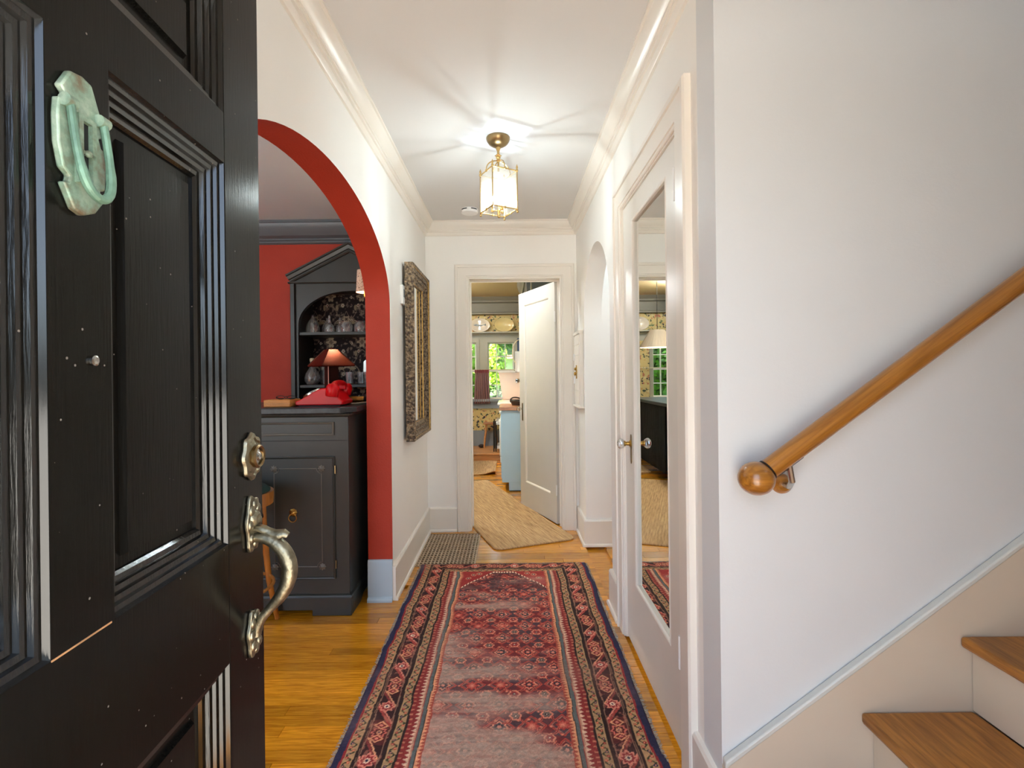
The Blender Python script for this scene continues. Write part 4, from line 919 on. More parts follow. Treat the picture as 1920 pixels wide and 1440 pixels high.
def lathe_thing(name, loc, prof, m, label, cat, group=None, seg=24, mod=None, part='body', extra=None):
    o = empty(name, loc, label, cat, group=group)
    MB().lathe(prof, loc, seg=seg, mod=mod).build(part, m, o, smooth=40)
    for nm, pr, mm in (extra or []): MB().lathe(pr, loc, seg=16).build(nm, mm, o, smooth=40)
    return o
SH1, SH2 = 1.646, 1.216
gsh = 'glassware on the cupboard shelves'
flute = lambda a: 1+.05*math.cos(12*a)
lathe_thing('bell_decanter', (-1.652, 4.14, SH1), [(0,.001),(.05,.001),(.053,.02),(.050,.06),(.036,.10),(.016,.125),(.014,.150),(.024,.158)], 'crystal', 'bell shaped fluted decanter at the left end of the upper shelf', 'decanter', gsh, mod=flute)
lathe_thing('bell_decanter', (-1.562, 4.235, SH1), [(0,.001),(.045,.001),(.047,.05),(.030,.09),(.013,.11),(.013,.135),(.02,.14)], 'crystal', 'shorter fluted decanter second from left on the upper shelf', 'decanter', gsh, mod=flute)
lathe_thing('stoppered_decanter', (-1.505, 4.12, SH1), [(0,.001),(.040,.001),(.043,.03),(.034,.065),(.013,.085),(.012,.10),(.017,.104)], 'crystal', 'squat decanter with upright stopper on the upper shelf', 'decanter', gsh, extra=[('stopper', [(0,.095),(.009,.10),(.010,.14),(.007,.148),(0,.148)], 'crystal')])
lathe_thing('stoppered_decanter', (-1.44, 4.19, SH1), [(0,.001),(.036,.001),(.038,.04),(.030,.07),(.012,.085),(.012,.098),(.018,.10)], 'crystal', 'decanter with ball stopper left of the cut glass jars', 'decanter', gsh, extra=[('stopper', [(0,.098),(.010,.106),(.014,.118),(.010,.13),(0,.134)], 'crystal')])
for x, lab in ((-1.365, 'left of two wide cut glass jars on the upper shelf'), (-1.245, 'right of two wide cut glass jars on the upper shelf')):
    lathe_thing('cut_glass_jar', (x, 4.12, SH1), [(0,.001),(.052,.001),(.054,.05),(.046,.082),(.042,.088),(.044,.096)], 'crystal', lab, 'jar', gsh, mod=lambda a: 1+.03*math.cos(16*a))
lathe_thing('stoppered_decanter', (-1.145, 4.14, SH1), [(0,.001),(.042,.001),(.045,.03),(.030,.065),(.012,.085),(.012,.10),(.018,.104)], 'crystal', 'stoppered decanter half hidden by the red arch', 'decanter', gsh, extra=[('stopper', [(0,.10),(.008,.106),(.012,.13),(.005,.145),(0,.146)], 'crystal')])
lathe_thing('round_flask', (-1.642, 4.09, SH2), [(0,.001),(.04,.001),(.060,.025),(.064,.055),(.052,.095),(.028,.13),(.017,.15),(.017,.185),(.022,.19)], 'crystal', 'round bellied flask with a pale stopper on the lower shelf', 'flask', gsh, extra=[('stopper', [(.013,.175),(.018,.19),(.019,.215),(.010,.22),(0,.22)], 'rope_cream'), ('liquid', [(0,.004),(.038,.004),(.056,.026),(.060,.05),(0,.05)], 'knob_glass')])
lathe_thing('slim_bottle', (-1.60, 4.235, SH2), [(0,.001),(.03,.001),(.031,.14),(.014,.18),(.013,.235),(.016,.24)], 'crystal', 'slim bottle behind the round flask', 'bottle', gsh, extra=[('cap', [(.016,.20),(.017,.245),(0,.246)], 'platter_fish')])
lathe_thing('slim_bottle', (-1.535, 4.13, SH2), [(0,.001),(.035,.001),(.036,.11),(.016,.15),(.014,.17)], 'crystal', 'clear bottle left of the copper lamp', 'bottle', gsh)
for x, yy, lab in ((-1.335, 4.10, 'tumbler just right of the copper lamp column'), (-1.255, 4.16, 'taller glass before the silver tray'), (-1.175, 4.09, 'tumbler in front of the silver tray'), (-1.10, 4.12, 'rightmost tumbler in front of the silver tray')):
    lathe_thing('tumbler', (x, yy, SH2), [(0,.002),(.028,.002),(.036,.10),(.034,.10),(.026,.008),(0,.008)], 'crystal', lab, 'glass', gsh, seg=16)
tr = empty('silver_tray', (-1.11, 4.26, SH2), 'silver tray leaning on the paper at the back of the lower shelf', 'tray')
MB().prism([(-1.27, SH2), (-.95, SH2), (-.95, SH2+.19), (-.97, SH2+.21), (-1.25, SH2+.21), (-1.27, SH2+.19)], 'y', 4.255, 4.265).build('plate', 'silver', tr)
MB().tube([(-1.27,4.252,SH2+.006),(-.95,4.252,SH2+.006),(-.95,4.252,SH2+.19),(-.97,4.252,SH2+.21),(-1.25,4.252,SH2+.21),(-1.27,4.252,SH2+.19)], .006, 8, closed=True).build('rim', 'silver', tr)

# ------------------------------------------------------------------ bar cabinet
ba = empty('bar_cabinet', (-1.36, 2.92, 0), 'black panelled bar cabinet with brass lion ring pull', 'cabinet')
bx0, bx1, by0, by1 = -1.86, -.872, 2.645, 3.22
B(bx0, bx1, by0, by1, .10, 1.083).build('body', 'cabinet_black', ba, bevel=.003)
MB().prism([(bx0-.012, 0), (bx0+.20, 0), (bx0+.20, .030), (bx1-.20, .030), (bx1-.20, 0), (bx1+.012, 0), (bx1+.012, .10), (bx0-.012, .10)], 'y', by0-.014, by0+.01).build('plinth', 'cabinet_black', ba, bevel=.004)
MB().prism([(by0+.01, 0), (by0+.16, 0), (by0+.20, .03), (by1-.12, .03), (by1-.1, 0), (by1, 0), (by1, .10), (by0+.01, .10)], 'x', bx1-.01, bx1+.012).build('plinth_side', 'cabinet_black', ba, bevel=.004)
MB().sweep([(bx0,by0,.10),(bx1,by0,.10),(bx1,by1,.10)], [(0,0),(-.014,0),(-.011,.008),(-.004,.012),(0,.014)], (0,0,1)).build('base_moulding', 'cabinet_black', ba, smooth=20)
MB().sweep([(bx0,by0,1.083),(bx1,by0,1.083),(bx1,by1,1.083)], [(0,0),(-.016,0),(-.012,-.010),(-.004,-.016),(0,-.018)], (0,0,1)).build('top_moulding', 'cabinet_black', ba, smooth=20)
B(bx0, bx1, by0-.0015, by0+.001, .938, .941).build('seam', 'dark_inside', ba)
BM = [(0,0),(0,.004),(.004,.007),(.009,.005),(.012,0)]
for x0, x1 in ((bx1-.085-.395, bx1-.075), (bx0+.075, bx0+.075+.395)):
    dr_ = B(x0, x1, by0-.003, by0+.01, .968, 1.040).build('drawer', 'cabinet_black', ba, bevel=.002)
    MB().sweep([(x0,by0-.003,.968),(x1,by0-.003,.968),(x1,by0-.003,1.040),(x0,by0-.003,1.040)], BM, (0,-1,0), closed=True).build('drawer_bead', 'cabinet_edge', dr_, smooth=20)
    d_ = B(x0, x1, by0-.004, by0+.01, .195, .855).build('door', 'cabinet_black', ba, bevel=.002)
    MB().sweep([(x0,by0-.004,.195),(x1,by0-.004,.195),(x1,by0-.004,.855),(x0,by0-.004,.855)], BM, (0,-1,0), closed=True).build('door_bead', 'cabinet_black', d_, smooth=20)
    # inner trim with cut-in corners round the rosettes
    i0, i1, j0, j1, r = x0+.080, x1-.070, .262, .790, .026
    pth = []
    for (qx, qz, t0) in ((i0, j0, PI/2), (i1, j0, PI), (i1, j1, 3*PI/2), (i0, j1, 0)):
        pth += [Vector((qx+r*math.cos(t0-k*PI/2/6), by0-.005, qz+r*math.sin(t0-k*PI/2/6))) for k in range(7)]
    MB().tube(pth, .0028, 6, closed=True).build('inlay_bead', 'cabinet_edge', d_)
    for qx, qz in ((i0, j0), (i1, j0), (i1, j1), (i0, j1)):
        MB().lathe([(.017,0),(.018,.003),(.012,.006),(.006,.010),(0,.011)], (qx, by0-.004, qz), (0,-1,0), 24, mod=lobed(8, .18)).build('rosette', 'cabinet_edge', d_)
    cxp = (x0+x1)/2+(-.022 if x0 > -1.4 else .022); cz = .555
    pull = MB().lathe([(.020,0),(.021,.004),(.016,.010),(.009,.016),(0,.018)], (cxp, by0-.004, cz), (0,-1,0), 20, mod=lobed(9, .10))
    pull.ball((cxp-.006, by0-.018, cz+.005), .003, seg=8, rings=6); pull.ball((cxp+.006, by0-.018, cz+.005), .003, seg=8, rings=6); pull.ball((cxp, by0-.021, cz-.003), .005, seg=8, rings=6)
    pull.build('lion_boss', 'brass', d_, label='brass lion mask boss')
    MB().tube([(cxp+.021*math.sin(t), by0-.014, cz-.028-.021*math.cos(t)) for t in [2*PI*k/24 for k in range(24)]], .0028, 8, closed=True).build('ring_pull', 'brass', d_, label='brass ring pull')
    for z in (.25, .76):
        hxx = x1 if x0 > -1.4 else x0
        MB().lathe([(0,0),(.004,.002),(.004,.045),(0,.047)], (hxx+.003, by0-.006, z), seg=8).build('hinge', 'antique_brass', d_)
wt = MB().prism([(-1.90, 2.615), (-.905, 2.615), (-.842, 2.70), (-.842, 3.24), (-1.90, 3.24)], 'z', 1.0835, 1.119).build('bar_worktop', 'stone_top', bevel=.006)
tag(wt, 'dark veined stone top of the bar with a clipped corner', 'worktop')
ZT = 1.1195
# telephone seen from its side, dial towards the left
ph = empty('rotary_telephone', (-1.05, 2.80, ZT), 'bright red rotary telephone on the stone bar top', 'telephone')
MB().prism([(-1.185, ZT+.006), (-.925, ZT+.006), (-.922, ZT+.030), (-.935, ZT+.036), (-.965, ZT+.075), (-.985, ZT+.098), (-1.035, ZT+.100), (-1.06, ZT+.092), (-1.165, ZT+.034), (-1.187, ZT+.028)], 'y', 2.71, 2.89).build('body', 'red_phone', ph, bevel=.006, smooth=60)
B(-1.17, -.94, 2.72, 2.88, ZT, ZT+.007).build('base_plate', 'dark_inside', ph)
dc = Vector((-1.118, 2.80, ZT+.068)); dn = Vector((-.47, 0, .88)).normalized()
di = MB().lathe([(0,.004),(.022,.006),(.052,.006),(.055,.010),(.058,.006),(.058,-.002)], dc, dn, 32).build('dial', 'nickel', ph)
MB().lathe([(0,.008),(.020,.008),(.021,.004)], dc, dn, 24).build('dial_card', 'china_white', di)
qd = Vector((0, 0, 1)).rotation_difference(dn); hl = MB()
for k in range(10):
    a = .6+k*.50; hl.lathe([(0,.0075),(.0065,.0075),(.007,.005)], dc + qd @ Vector((.038*math.cos(a), .038*math.sin(a), 0)), dn, 10)
hl.build('finger_hole', 'bronze_dark', di, kind='stuff')
hsx, hsz = -.972, ZT+.118
MB().tube([(hsx,2.70,hsz-.010),(hsx,2.74,hsz+.006),(hsx,2.80,hsz+.012),(hsx,2.86,hsz+.006),(hsx,2.90,hsz-.010)], [.020,.017,.015,.017,.020], 14).build('handset', 'red_phone', ph, smooth=60)
for yy in (2.69, 2.91): MB().lathe([(0,.020),(.022,.018),(.033,.004),(.036,-.014),(.034,-.048),(.030,-.052),(0,-.052)], (hsx+.004, yy, hsz-.012), (.15, 0, 1), 24).build('handset_cup', 'red_phone', ph, smooth=50)
for yy in (2.745, 2.855): B(hsx-.02, hsx+.02, yy-.012, yy+.012, ZT+.09, ZT+.112).build('cradle', 'red_phone', ph, bevel=.003)
cb = MB().tube(bez((-.925,2.86,ZT+.006), (-.88,2.88,ZT+.004), (-.862,2.90,ZT+.010), (-.845,2.92,ZT+.010), 10) + bez((-.845,2.92,ZT+.010), (-.832,2.93,ZT-.0), (-.832,2.93,1.06), (-.833,2.94,.98), 8)[1:], .004, 8).build('phone_cable', 'cord_grey')
tag(cb, 'thin pale cable running from the telephone over the bar edge', 'cable')
bo = empty('tan_box', (-1.28, 2.75, ZT), 'flat tan leather box left of the red telephone', 'box')
B(-1.345, -1.20, 2.68, 2.82, ZT, ZT+.040).build('case', 'leather_tan', bo, bevel=.004); B(-1.347, -1.198, 2.678, 2.822, ZT+.018, ZT+.020).build('seam', 'bare_wood', bo)
eg = empty('eyeglasses', (-1.235, 2.74, ZT+.04), 'folded eyeglasses lying on the tan box', 'eyeglasses')
for s in (-1, 1): MB().tube([(-1.235+.03*s+.024*math.cos(t), 2.71, ZT+.052+.009*math.sin(t)) for t in [2*PI*k/20 for k in range(20)]], .002, 6, closed=True).build('rim', 'dark_metal', eg)
MB().tube([(-1.24,2.71,ZT+.055),(-1.235,2.708,ZT+.057),(-1.23,2.71,ZT+.055)], .002, 6).build('bridge', 'dark_metal', eg)
for s in (-1, 1): MB().tube([(-1.235+.054*s,2.71,ZT+.054),(-1.235+.050*s,2.74,ZT+.046),(-1.235-.03*s,2.76+.006*s,ZT+.043)], .0018, 6).build('temple', 'dark_metal', eg)
cl = empty('copper_lamp', (-1.098, 3.03, ZT), 'table lamp with copper pyramid shade behind the red telephone', 'table lamp')
LC = (-1.098, 3.03)
def sqring(h, z, r=math.radians(45)):
    return [Vector((LC[0]+h*1.414*math.cos(r+PI/4+k*PI/2), LC[1]+h*1.414*math.sin(r+PI/4+k*PI/2), z)) for k in range(4)]
def pyr(levels):
    mb = MB(); vs = []; 
    for h, z in levels: vs += sqring(h, z)
    fs_ = []
    for i in range(len(levels)-1):
        for k in range(4): fs_.append((i*4+k, i*4+(k+1) % 4, (i+1)*4+(k+1) % 4, (i+1)*4+k))
    return mb.add(vs, fs_)
sh = pyr([(.102, 1.345), (.104, 1.351), (.030, 1.448), (.028, 1.450), (.0, 1.450)]).build('shade', 'copper', cl, smooth=10)
for k in range(4):
    a, c = sqring(.104, 1.351)[k], sqring(.030, 1.449)[k]; MB().tube([a, c], .0025, 6).build('seam', 'copper', sh)
MB().lathe([(.004,0),(.006,.006),(.003,.012),(0,.016)], (*LC, 1.449), seg=10).build('finial', 'copper', cl)
pyr([(.055, ZT), (.055, ZT+.012), (.032, ZT+.016), (.030, 1.37), (0, 1.37)]).build('column', 'bronze_dark', cl, smooth=10)
for k in (0, 2):
    v = sqring(.0355, 1.2)[k]; B(v.x-.0025, v.x+.0025, v.y-.0025, v.y+.0025, ZT+.012, 1.36).build('edge_strip', 'copper', cl)
bt = empty('brass_spyglass', (-.93, 3.02, ZT), 'short brass tube lying behind the red telephone', 'spyglass')
MB().lathe([(0,0),(.020,0),(.021,.006),(.021,.05),(.019,.052),(.019,.09)], (-.985, 3.0, ZT+.0215), (1, .18, .0), 18).build('tube', 'brass', bt)
MB().lathe([(.0185,.05),(.0185,.10),(.016,.105),(0,.105)], (-.985, 3.0, ZT+.0215), (1, .18, 0), 18).build('barrel', 'dark_metal', bt)
# sconce on the dining side of the arch wall
sc = empty('wall_sconce', (-.84, 3.12, 1.8), 'small lit sconce with printed shade beside the red arch', 'wall lamp')
MB().lathe([(.052,1.815),(.044,1.955),(.0435,1.955),(.0515,1.815)], (-.915, 3.12, 0), seg=28).build('shade', 'shade_print', sc)
MB().lathe([(0,1.845),(.012,1.85),(.018,1.875),(.012,1.90),(0,1.91)], (-.915, 3.12, 0), seg=14).build('bulb', 'sconce_bulb', sc)
MB().tube([(-.915,3.12,1.845),(-.915,3.12,1.79),(-.88,3.12,1.76),(-.822,3.12,1.78)], .005, 8).build('arm', 'brass', sc)
MB().lathe([(0,.012),(.03,.010),(.034,0)], (-.82, 3.12, 1.78), (-1,0,0), 18).build('backplate', 'brass', sc)
# bentwood stool
sl_ = empty('bar_stool', (-1.37, 2.42, 0), 'bentwood bar stool with dark green seat at the black bar', 'stool')
SC = Vector((-1.37, 2.42, 0))
MB().lathe([(.0,.745),(.10,.745),(.150,.738),(.168,.722),(.165,.705),(0,.700)], SC, seg=32).build('cushion', 'green_cushion', sl_)
MB().lathe([(.165,.715),(.181,.715),(.183,.690),(.181,.655),(.165,.655)], SC, seg=36).build('seat_rim', 'bentwood', sl_)
for k in range(4):
    a = PI/4+.22+k*PI/2; dx, dy = math.cos(a), math.sin(a)
    MB().tube([SC+Vector((dx*.150,dy*.150,.68)), SC+Vector((dx*.160,dy*.160,.45)), SC+Vector((dx*.182,dy*.182,.22)), SC+Vector((dx*.225,dy*.225,.0))], [.015,.016,.015,.012], 12).build('leg', 'bentwood', sl_)
MB().tube([SC+Vector((.178*math.cos(t),.178*math.sin(t),.25)) for t in [2*PI*k/32 for k in range(32)]], .008, 8, closed=True).build('foot_ring', 'bentwood', sl_)
for k in range(4):
    a = PI/4+.22+k*PI/2; p, q_ = SC+Vector((.155*math.cos(a),.155*math.sin(a),.52)), SC+Vector((.155*math.cos(a+PI/2),.155*math.sin(a+PI/2),.52))
    MB().tube(bez(p, p+Vector((0,0,.12)), q_+Vector((0,0,.12)), q_, 12), .005, 6).build('wire_brace', 'dark_metal', sl_)

# ------------------------------------------------------------------ kitchen
kc = empty('base_cabinet', (.25, 5.6, 0), 'powder blue kitchen base cabinet end behind the open door', 'cabinet')
MB().prism([(-.092, .10), (.597, .10), (.597, .885), (-.092, .885)], 'y', 5.35, 5.93).build('body', 'blue_cabinet', kc, bevel=.002)
B(-.018, .597, 5.352, 5.93, .012, .10).build('plinth', 'blue_cabinet', kc); B(-.014, .597, 5.358, 5.93, 0, .012).build('foot_strip', 'dark_inside', kc)
B(-.016, -.012, 5.36, 5.93, .012, .10).build('toe_kick', 'butcher', kc)
B(-.100, -.090, 5.37, 5.91, .14, .86).build('door', 'blue_cabinet', kc, bevel=.003)
ct = B(-.115, .597, 5.33, 5.965, .886, .924).build('wood_worktop', 'butcher', bevel=.003); tag(ct, 'butcher block worktop on the blue base cabinet', 'worktop')
kr = empty('cooker', (.2, 6.3, 0), 'white enamel range cooker beyond the blue cabinet', 'cooker')
B(-.105, .597, 5.97, 6.66, .13, .90).build('body', 'enamel_white', kr, bevel=.01); B(-.09, .597, 5.99, 6.64, 0, .13).build('plinth', 'butcher', kr)
B(-.150, .597, 5.972, 6.658, .90, .93).build('hob', 'enamel_white', kr, bevel=.01)
B(-.130, -.100, 5.99, 6.64, .28, .72).build('oven_door', 'enamel_white', kr, bevel=.008); B(-.124, -.105, 5.985, 6.645, .20, .27).build('drawer', 'enamel_white', kr, bevel=.006)
B(-.1062, -.104, 5.98, 6.65, .265, .735).build('door_gap', 'dark_inside', kr)
MB().tube([(-.16,6.02,.69),(-.16,6.61,.69)], .009, 8).build('oven_handle', 'nickel', kr)
for k in range(4): MB().lathe([(.018,0),(.017,.02),(0,.024)], (-.108, 6.08+k*.16, .81), (-1,0,0), 14).build('control_knob', 'enamel_white', kr)
for x in (.08, .38):
    for yy in (6.14, 6.48): MB().lathe([(0,.012),(.07,.012),(.075,.0)], (x, yy, .93), seg=18).build('burner', 'dark_metal', kr)
kc2 = empty('end_cabinet', (.2, 6.8, 0), 'blue end cabinet beyond the white cooker', 'cabinet')
B(-.092, .597, 6.67, 6.98, .10, .885).build('body', 'blue_cabinet', kc2); B(-.02, .597, 6.67, 6.98, 0, .10).build('plinth', 'butcher', kc2)
ct2 = B(-.115, .597, 6.665, 7.0, .886, .924).build('wood_worktop', 'butcher', bevel=.003); tag(ct2, 'butcher block worktop under the pink panel', 'worktop')
pp = empty('counter_screen', (.1, 6.96, .925), 'pale pink slanted screen panel at the end of the kitchen counter', 'panel')
MB().prism([(-.098, .9255), (.55, .9255), (.55, 1.30), (-.155, 1.30)], 'y', 6.955, 6.985).build('board', 'pink_panel', pp)
B(-.165, .55, 6.945, 6.995, 1.30, 1.322).build('cap', 'enamel_white', pp, bevel=.003)
MB().lathe([(.032,0),(.030,.008),(0,.010)], (.115, 6.955, 1.185), (0,-1,0), 20).build('dial_plate', 'silver', pp); MB().lathe([(.012,.008),(.011,.02),(0,.022)], (.105, 6.955, 1.185), (0,-1,0), 12).build('dial', 'dark_metal', pp)
kt = empty('serving_basket', (.10, 5.62, .925), 'dark wicker basket with looped handle on the butcher block', 'basket')
MB().lathe([(0,.002),(.075,.002),(.092,.045),(.088,.045),(.072,.008),(0,.008)], (.10, 5.62, .924), seg=24).build('tray', 'wicker_dark', kt)
MB().tube(bez((.012,5.62,.96), (-.01,5.62,1.02), (.08,5.62,1.035), (.17,5.62,.975), 14), .008, 8).build('handle', 'wicker_dark', kt)
for x, yy, h, mm, lab in ((.165, 5.75, .15, 'bottle_yellow', 'yellow oil bottle behind the wicker basket'), (.19, 5.85, .21, 'bottle_orange', 'tall amber bottle behind the yellow one'), (.215, 5.70, .12, 'bottle_green', 'small green bottle nearest the open door')):
    lathe_thing('bottle', (x, yy, .9245), [(0,.001),(.026,.001),(.027,h*.55),(.012,h*.75),(.011,h*.92),(0,h*.92)], mm, lab, 'bottle', 'bottles on the kitchen counter', extra=[('cap', [(.013,h*.9),(.013,h),(0,h)], 'dark_metal')])
uc = empty('wall_cabinet', (.4, 6.0, 1.55), 'dark wall cabinet with moulded cornice above the kitchen counter', 'wall cabinet')
B(.20, .597, 5.35, 6.9, 1.75, 2.36).build('body', 'cabinet_black', uc)
MB().sweep([(.597,5.35,2.36),(.20,5.35,2.36),(.20,6.9,2.36)], [(0,0),(.015,.0),(.02,.03),(.05,.06),(.075,.13),(.08,.165),(0,.165)], (0,0,1)).build('cornice', 'kitchen_frieze', uc, smooth=20)
MB().sweep([(.24,5.349,1.78),(.56,5.349,1.78),(.56,5.349,2.33),(.24,5.349,2.33)], [(0,0),(.004,.008),(.012,.004),(.016,0)], (0,-1,0), closed=True).build('end_panel', 'kitchen_frieze', uc, smooth=20)
tw = empty('tea_towel', (.17, 6.0, 1.32), 'white tea towel with navy top hanging beside the open kitchen door', 'towel')
def cloth(x0, x1, y, z0, z1, amp, nf, name, m, par, flare=0, yamp=1):
    mb = MB(); nx_, nz_ = 60, 12; vs = []
    for j in range(nz_+1):
        v = j/nz_; z = z1+(z0-z1)*v
        for i in range(nx_+1):
            u = i/nx_; c = (x0+x1)/2; h = (x1-x0)/2*(1+flare*v)
            vs.append((c+(2*u-1)*h, y+amp*(.5+.5*v)*math.sin(u*nf*2*PI+v*.8), z))
    fs_ = [(j*(nx_+1)+i, j*(nx_+1)+i+1, (j+1)*(nx_+1)+i+1, (j+1)*(nx_+1)+i) for j in range(nz_) for i in range(nx_)]
    o = mb.add(vs, fs_).build(name, m, par, smooth=80)
    s2 = o.modifiers.new('solid', 'SOLIDIFY'); s2.thickness = .003
    return o
cloth(.072, .30, 6.02, 1.30, 1.56, .012, 2, 'cloth', 'towel_white', tw); cloth(.10, .28, 6.005, 1.56, 1.72, .010, 2, 'top_band', 'towel_navy', tw)
MB().tube(bez((.12,6.0,1.70), (.03,6.0,1.66), (.02,6.0,1.50), (.075,6.0,1.42), 12), .006, 8).build('loop', 'rope_cream', tw)
MB().tube([(.20,6.0,1.75),(.20,6.0,1.72)], .004, 6).build('hook', 'brass', tw)
cu_ = empty('cafe_curtain', (-.45, 7.99, .8), 'maroon striped cafe curtain gathered between the nook windows', 'curtain')
cloth(-.555, -.345, 7.985, .80, 1.33, .018, 7, 'drape', 'curtain', cu_, flare=.28); cloth(-.565, -.335, 7.980, 1.30, 1.355, .016, 9, 'heading', 'curtain_head', cu_)
rd = MB().tube([(-2.19,7.985,1.352),(.59,7.985,1.352)], .006, 8).build('curtain_rod', 'rope_cream'); tag(rd, 'slim pale rod carrying the cafe curtain across the windows', 'curtain rod')
def platter(x, w, h, m, lab, fish=False):
    o = empty('platter', (x, 8.0, 1.966), lab, 'platter', group='platters on the plate shelf')
    n = 36; mb = MB(); z = 1.966+h/2
    rings = [(1, 0), (.98, -.012), (.74, -.002), (.70, .006), (0, .006)]
    vs = []
    for r, d in rings:
        for k in range(n): a = 2*PI*k/n; vs.append((x+w/2*r*math.cos(a), 7.985+d, z+h/2*r*math.sin(a)))
    fs_ = [(i*n+k, i*n+(k+1) % n, (i+1)*n+(k+1) % n, (i+1)*n+k) for i in range(len(rings)-1) for k in range(n)]
    mb.add(vs, fs_).build('dish', m, o, smooth=60)
    if fish:
        MB().prism([(x+a*w/2, z+b*h/2) for a, b in ((-.62,.0),(-.3,.16),(.2,.02),(.5,.12),(.6,.22),(.58,-.1),(.45,.0),(.1,-.14),(-.35,-.10))], 'y', 7.984, 7.990).build('fish_motif', 'platter_fish', o, label='dark fish drawn across the dish')
platter(-.475, .34, .225, 'china_white', 'white oval platter with a dark fish, left above the nook windows', True)
platter(-.075, .325, .235, 'china_cream', 'plain cream oval platter beside the fish platter')
platter(-.98, .30, .22, 'china_white', 'white oval platter seen only in the closet mirror')
# unseen lamps added in the neighbouring rooms to even out the light
kl_ = empty('kitchen_fill_lamp', (-.70, 4.52, HC), 'added unseen opal globe brightening the kitchen just past the doorway', 'ceiling lamp')  # added out of view to brighten cabinet end and kitchen floor
MB().lathe([(.09,0),(.085,-.02),(.06,-.03)], (-.70,4.52,HC), seg=28).build('collar', 'brass', kl_); MB().ball((-.70,4.52,HC-.10), .095, (1,1,.85), 24, 16).build('globe', 'kitchen_fill_globe', kl_)
dl_ = empty('dining_fill_chandelier', (-2.7, 2.1, HC), 'added unseen brass chandelier brightening the dining room', 'chandelier')  # added out of view to brighten the dining room
MB().tube([(-2.7,2.1,HC),(-2.7,2.1,1.85)], .01, 10).build('stem', 'brass', dl_)
for k in range(5):
    a = k*2*PI/5; p = Vector((-2.7+.26*math.cos(a), 2.1+.26*math.sin(a), 1.95))
    MB().tube(bez((-2.7,2.1,1.87), (-2.7+.1*math.cos(a),2.1+.1*math.sin(a),1.78), (p.x,p.y,1.8), (p.x,p.y,1.90), 10), .006, 8).build('arm', 'brass', dl_)
    MB().ball(p, .055, seg=18, rings=12).build('globe', 'globe', dl_)
nl = empty('nook_fill_lamp', (-1.12, 6.6, HC), 'added unseen opal globe brightening the kitchen nook', 'ceiling lamp')  # added out of view to brighten the nook end
MB().lathe([(.08,0),(.078,-.015),(.06,-.02)], (-1.12,6.6,HC), seg=24).build('collar', 'brass', nl); MB().ball((-1.12,6.6,HC-.09), .085, (1,1,.85), 20, 14).build('globe', 'nook_fill_globe', nl)
pg = empty('passage_fill_lamp', (1.25, 3.2, HC), 'added unseen small opal lamp brightening the side passage beyond the round arch', 'ceiling lamp')  # added out of view to even the light where the passage wall glows
MB().lathe([(.08,0),(.078,-.015),(.06,-.02)], (1.25,3.2,HC), seg=24).build('collar', 'brass', pg); MB().ball((1.25,3.2,HC-.08), .08, (1,1,.85), 20, 14).build('globe', 'passage_fill_globe', pg)
# nook stool, low table, dark slipper-like doorstop
ns = empty('nook_stool', (-.31, 7.865, .11), 'small wooden stool with splayed tapered legs in the nook', 'stool')
B(-.42, -.20, 7.76, 7.97, .485, .510).build('seat', 'butcher', ns, bevel=.006)
for sx, sy in ((-1,-1),(1,-1),(1,1),(-1,1)): MB().tube([(-.31+sx*.065,7.865+sy*.06,.487),(-.31+sx*.085,7.865+sy*.085,.30),(-.31+sx*.105,7.865+sy*.10,.111)], [.016,.015,.009], 10).build('leg', 'step_oak', ns)
nt_ = empty('nook_table', (-.05, 7.5, .11), 'low white table on black metal legs beside the nook stool', 'table')
B(-.22, .25, 7.40, 7.75, .515, .575).build('top', 'enamel_white', nt_, bevel=.004); B(-.20, .23, 7.42, 7.73, .15, .20).build('lower_shelf', 'enamel_white', nt_, bevel=.003)
for x in (-.245, -.215, .24): 
    for yy in (7.40, 7.72): B(x-.008, x+.008, yy-.008, yy+.008, .11, .575).build('leg', 'dark_metal', nt_)
# skirted counter with sink and pleated pendant, seen in the closet mirror
kl = empty('skirted_counter', (-.95, 6.2, 0), 'dark topped kitchen counter with black gathered skirt', 'counter')
B(-1.298, -.62, 5.45, 7.05, .885, .925).build('top', 'stone_top', kl, bevel=.006); B(-1.298, -.70, 5.47, 7.03, .12, .884).build('carcass', 'dark_inside', kl)
B(-1.29, -.98, 5.5, 7.0, 0, .12).build('plinth', 'dark_inside', kl)
mb = MB(); vs = []; n_ = 160
for z in (.88, .5, .10):
    for i in range(n_+1): vs.append((-.655+.014*math.sin(i*1.15)*(1.2 if z < .6 else .8), 5.72+1.31*i/n_, z))
mb.add(vs, [(j*(n_+1)+i, j*(n_+1)+i+1, (j+1)*(n_+1)+i+1, (j+1)*(n_+1)+i) for j in range(2) for i in range(n_)]).build('skirt', 'skirt_black', kl, smooth=80)
sk2 = empty('apron_sink', (-.95, 5.5, 0), 'white enamel apron sink beside the black counter skirt', 'sink')
MB().prism([(-1.298, 4.75), (-.72, 4.75), (-.64, 4.80), (-.60, 4.90), (-.60, 5.28), (-.64, 5.40), (-.72, 5.445), (-1.298, 5.445)], 'z', .22, .90).build('basin', 'enamel_white', sk2, bevel=.02)
B(-1.29, -1.0, 4.80, 5.40, 0, .22).build('pedestal', 'enamel_white', sk2)
MB().tube([(-1.2,5.1,.90),(-1.2,5.1,1.12),(-1.15,5.1,1.18),(-1.05,5.1,1.18),(-1.02,5.1,1.12)], .012, 10).build('tap', 'nickel', sk2)
pd = empty('pendant_lamp', (-.56, 6.0, HC), 'pleated fabric pendant lamp reflected in the closet mirror', 'pendant lamp')
PL = (-.66, 6.0)
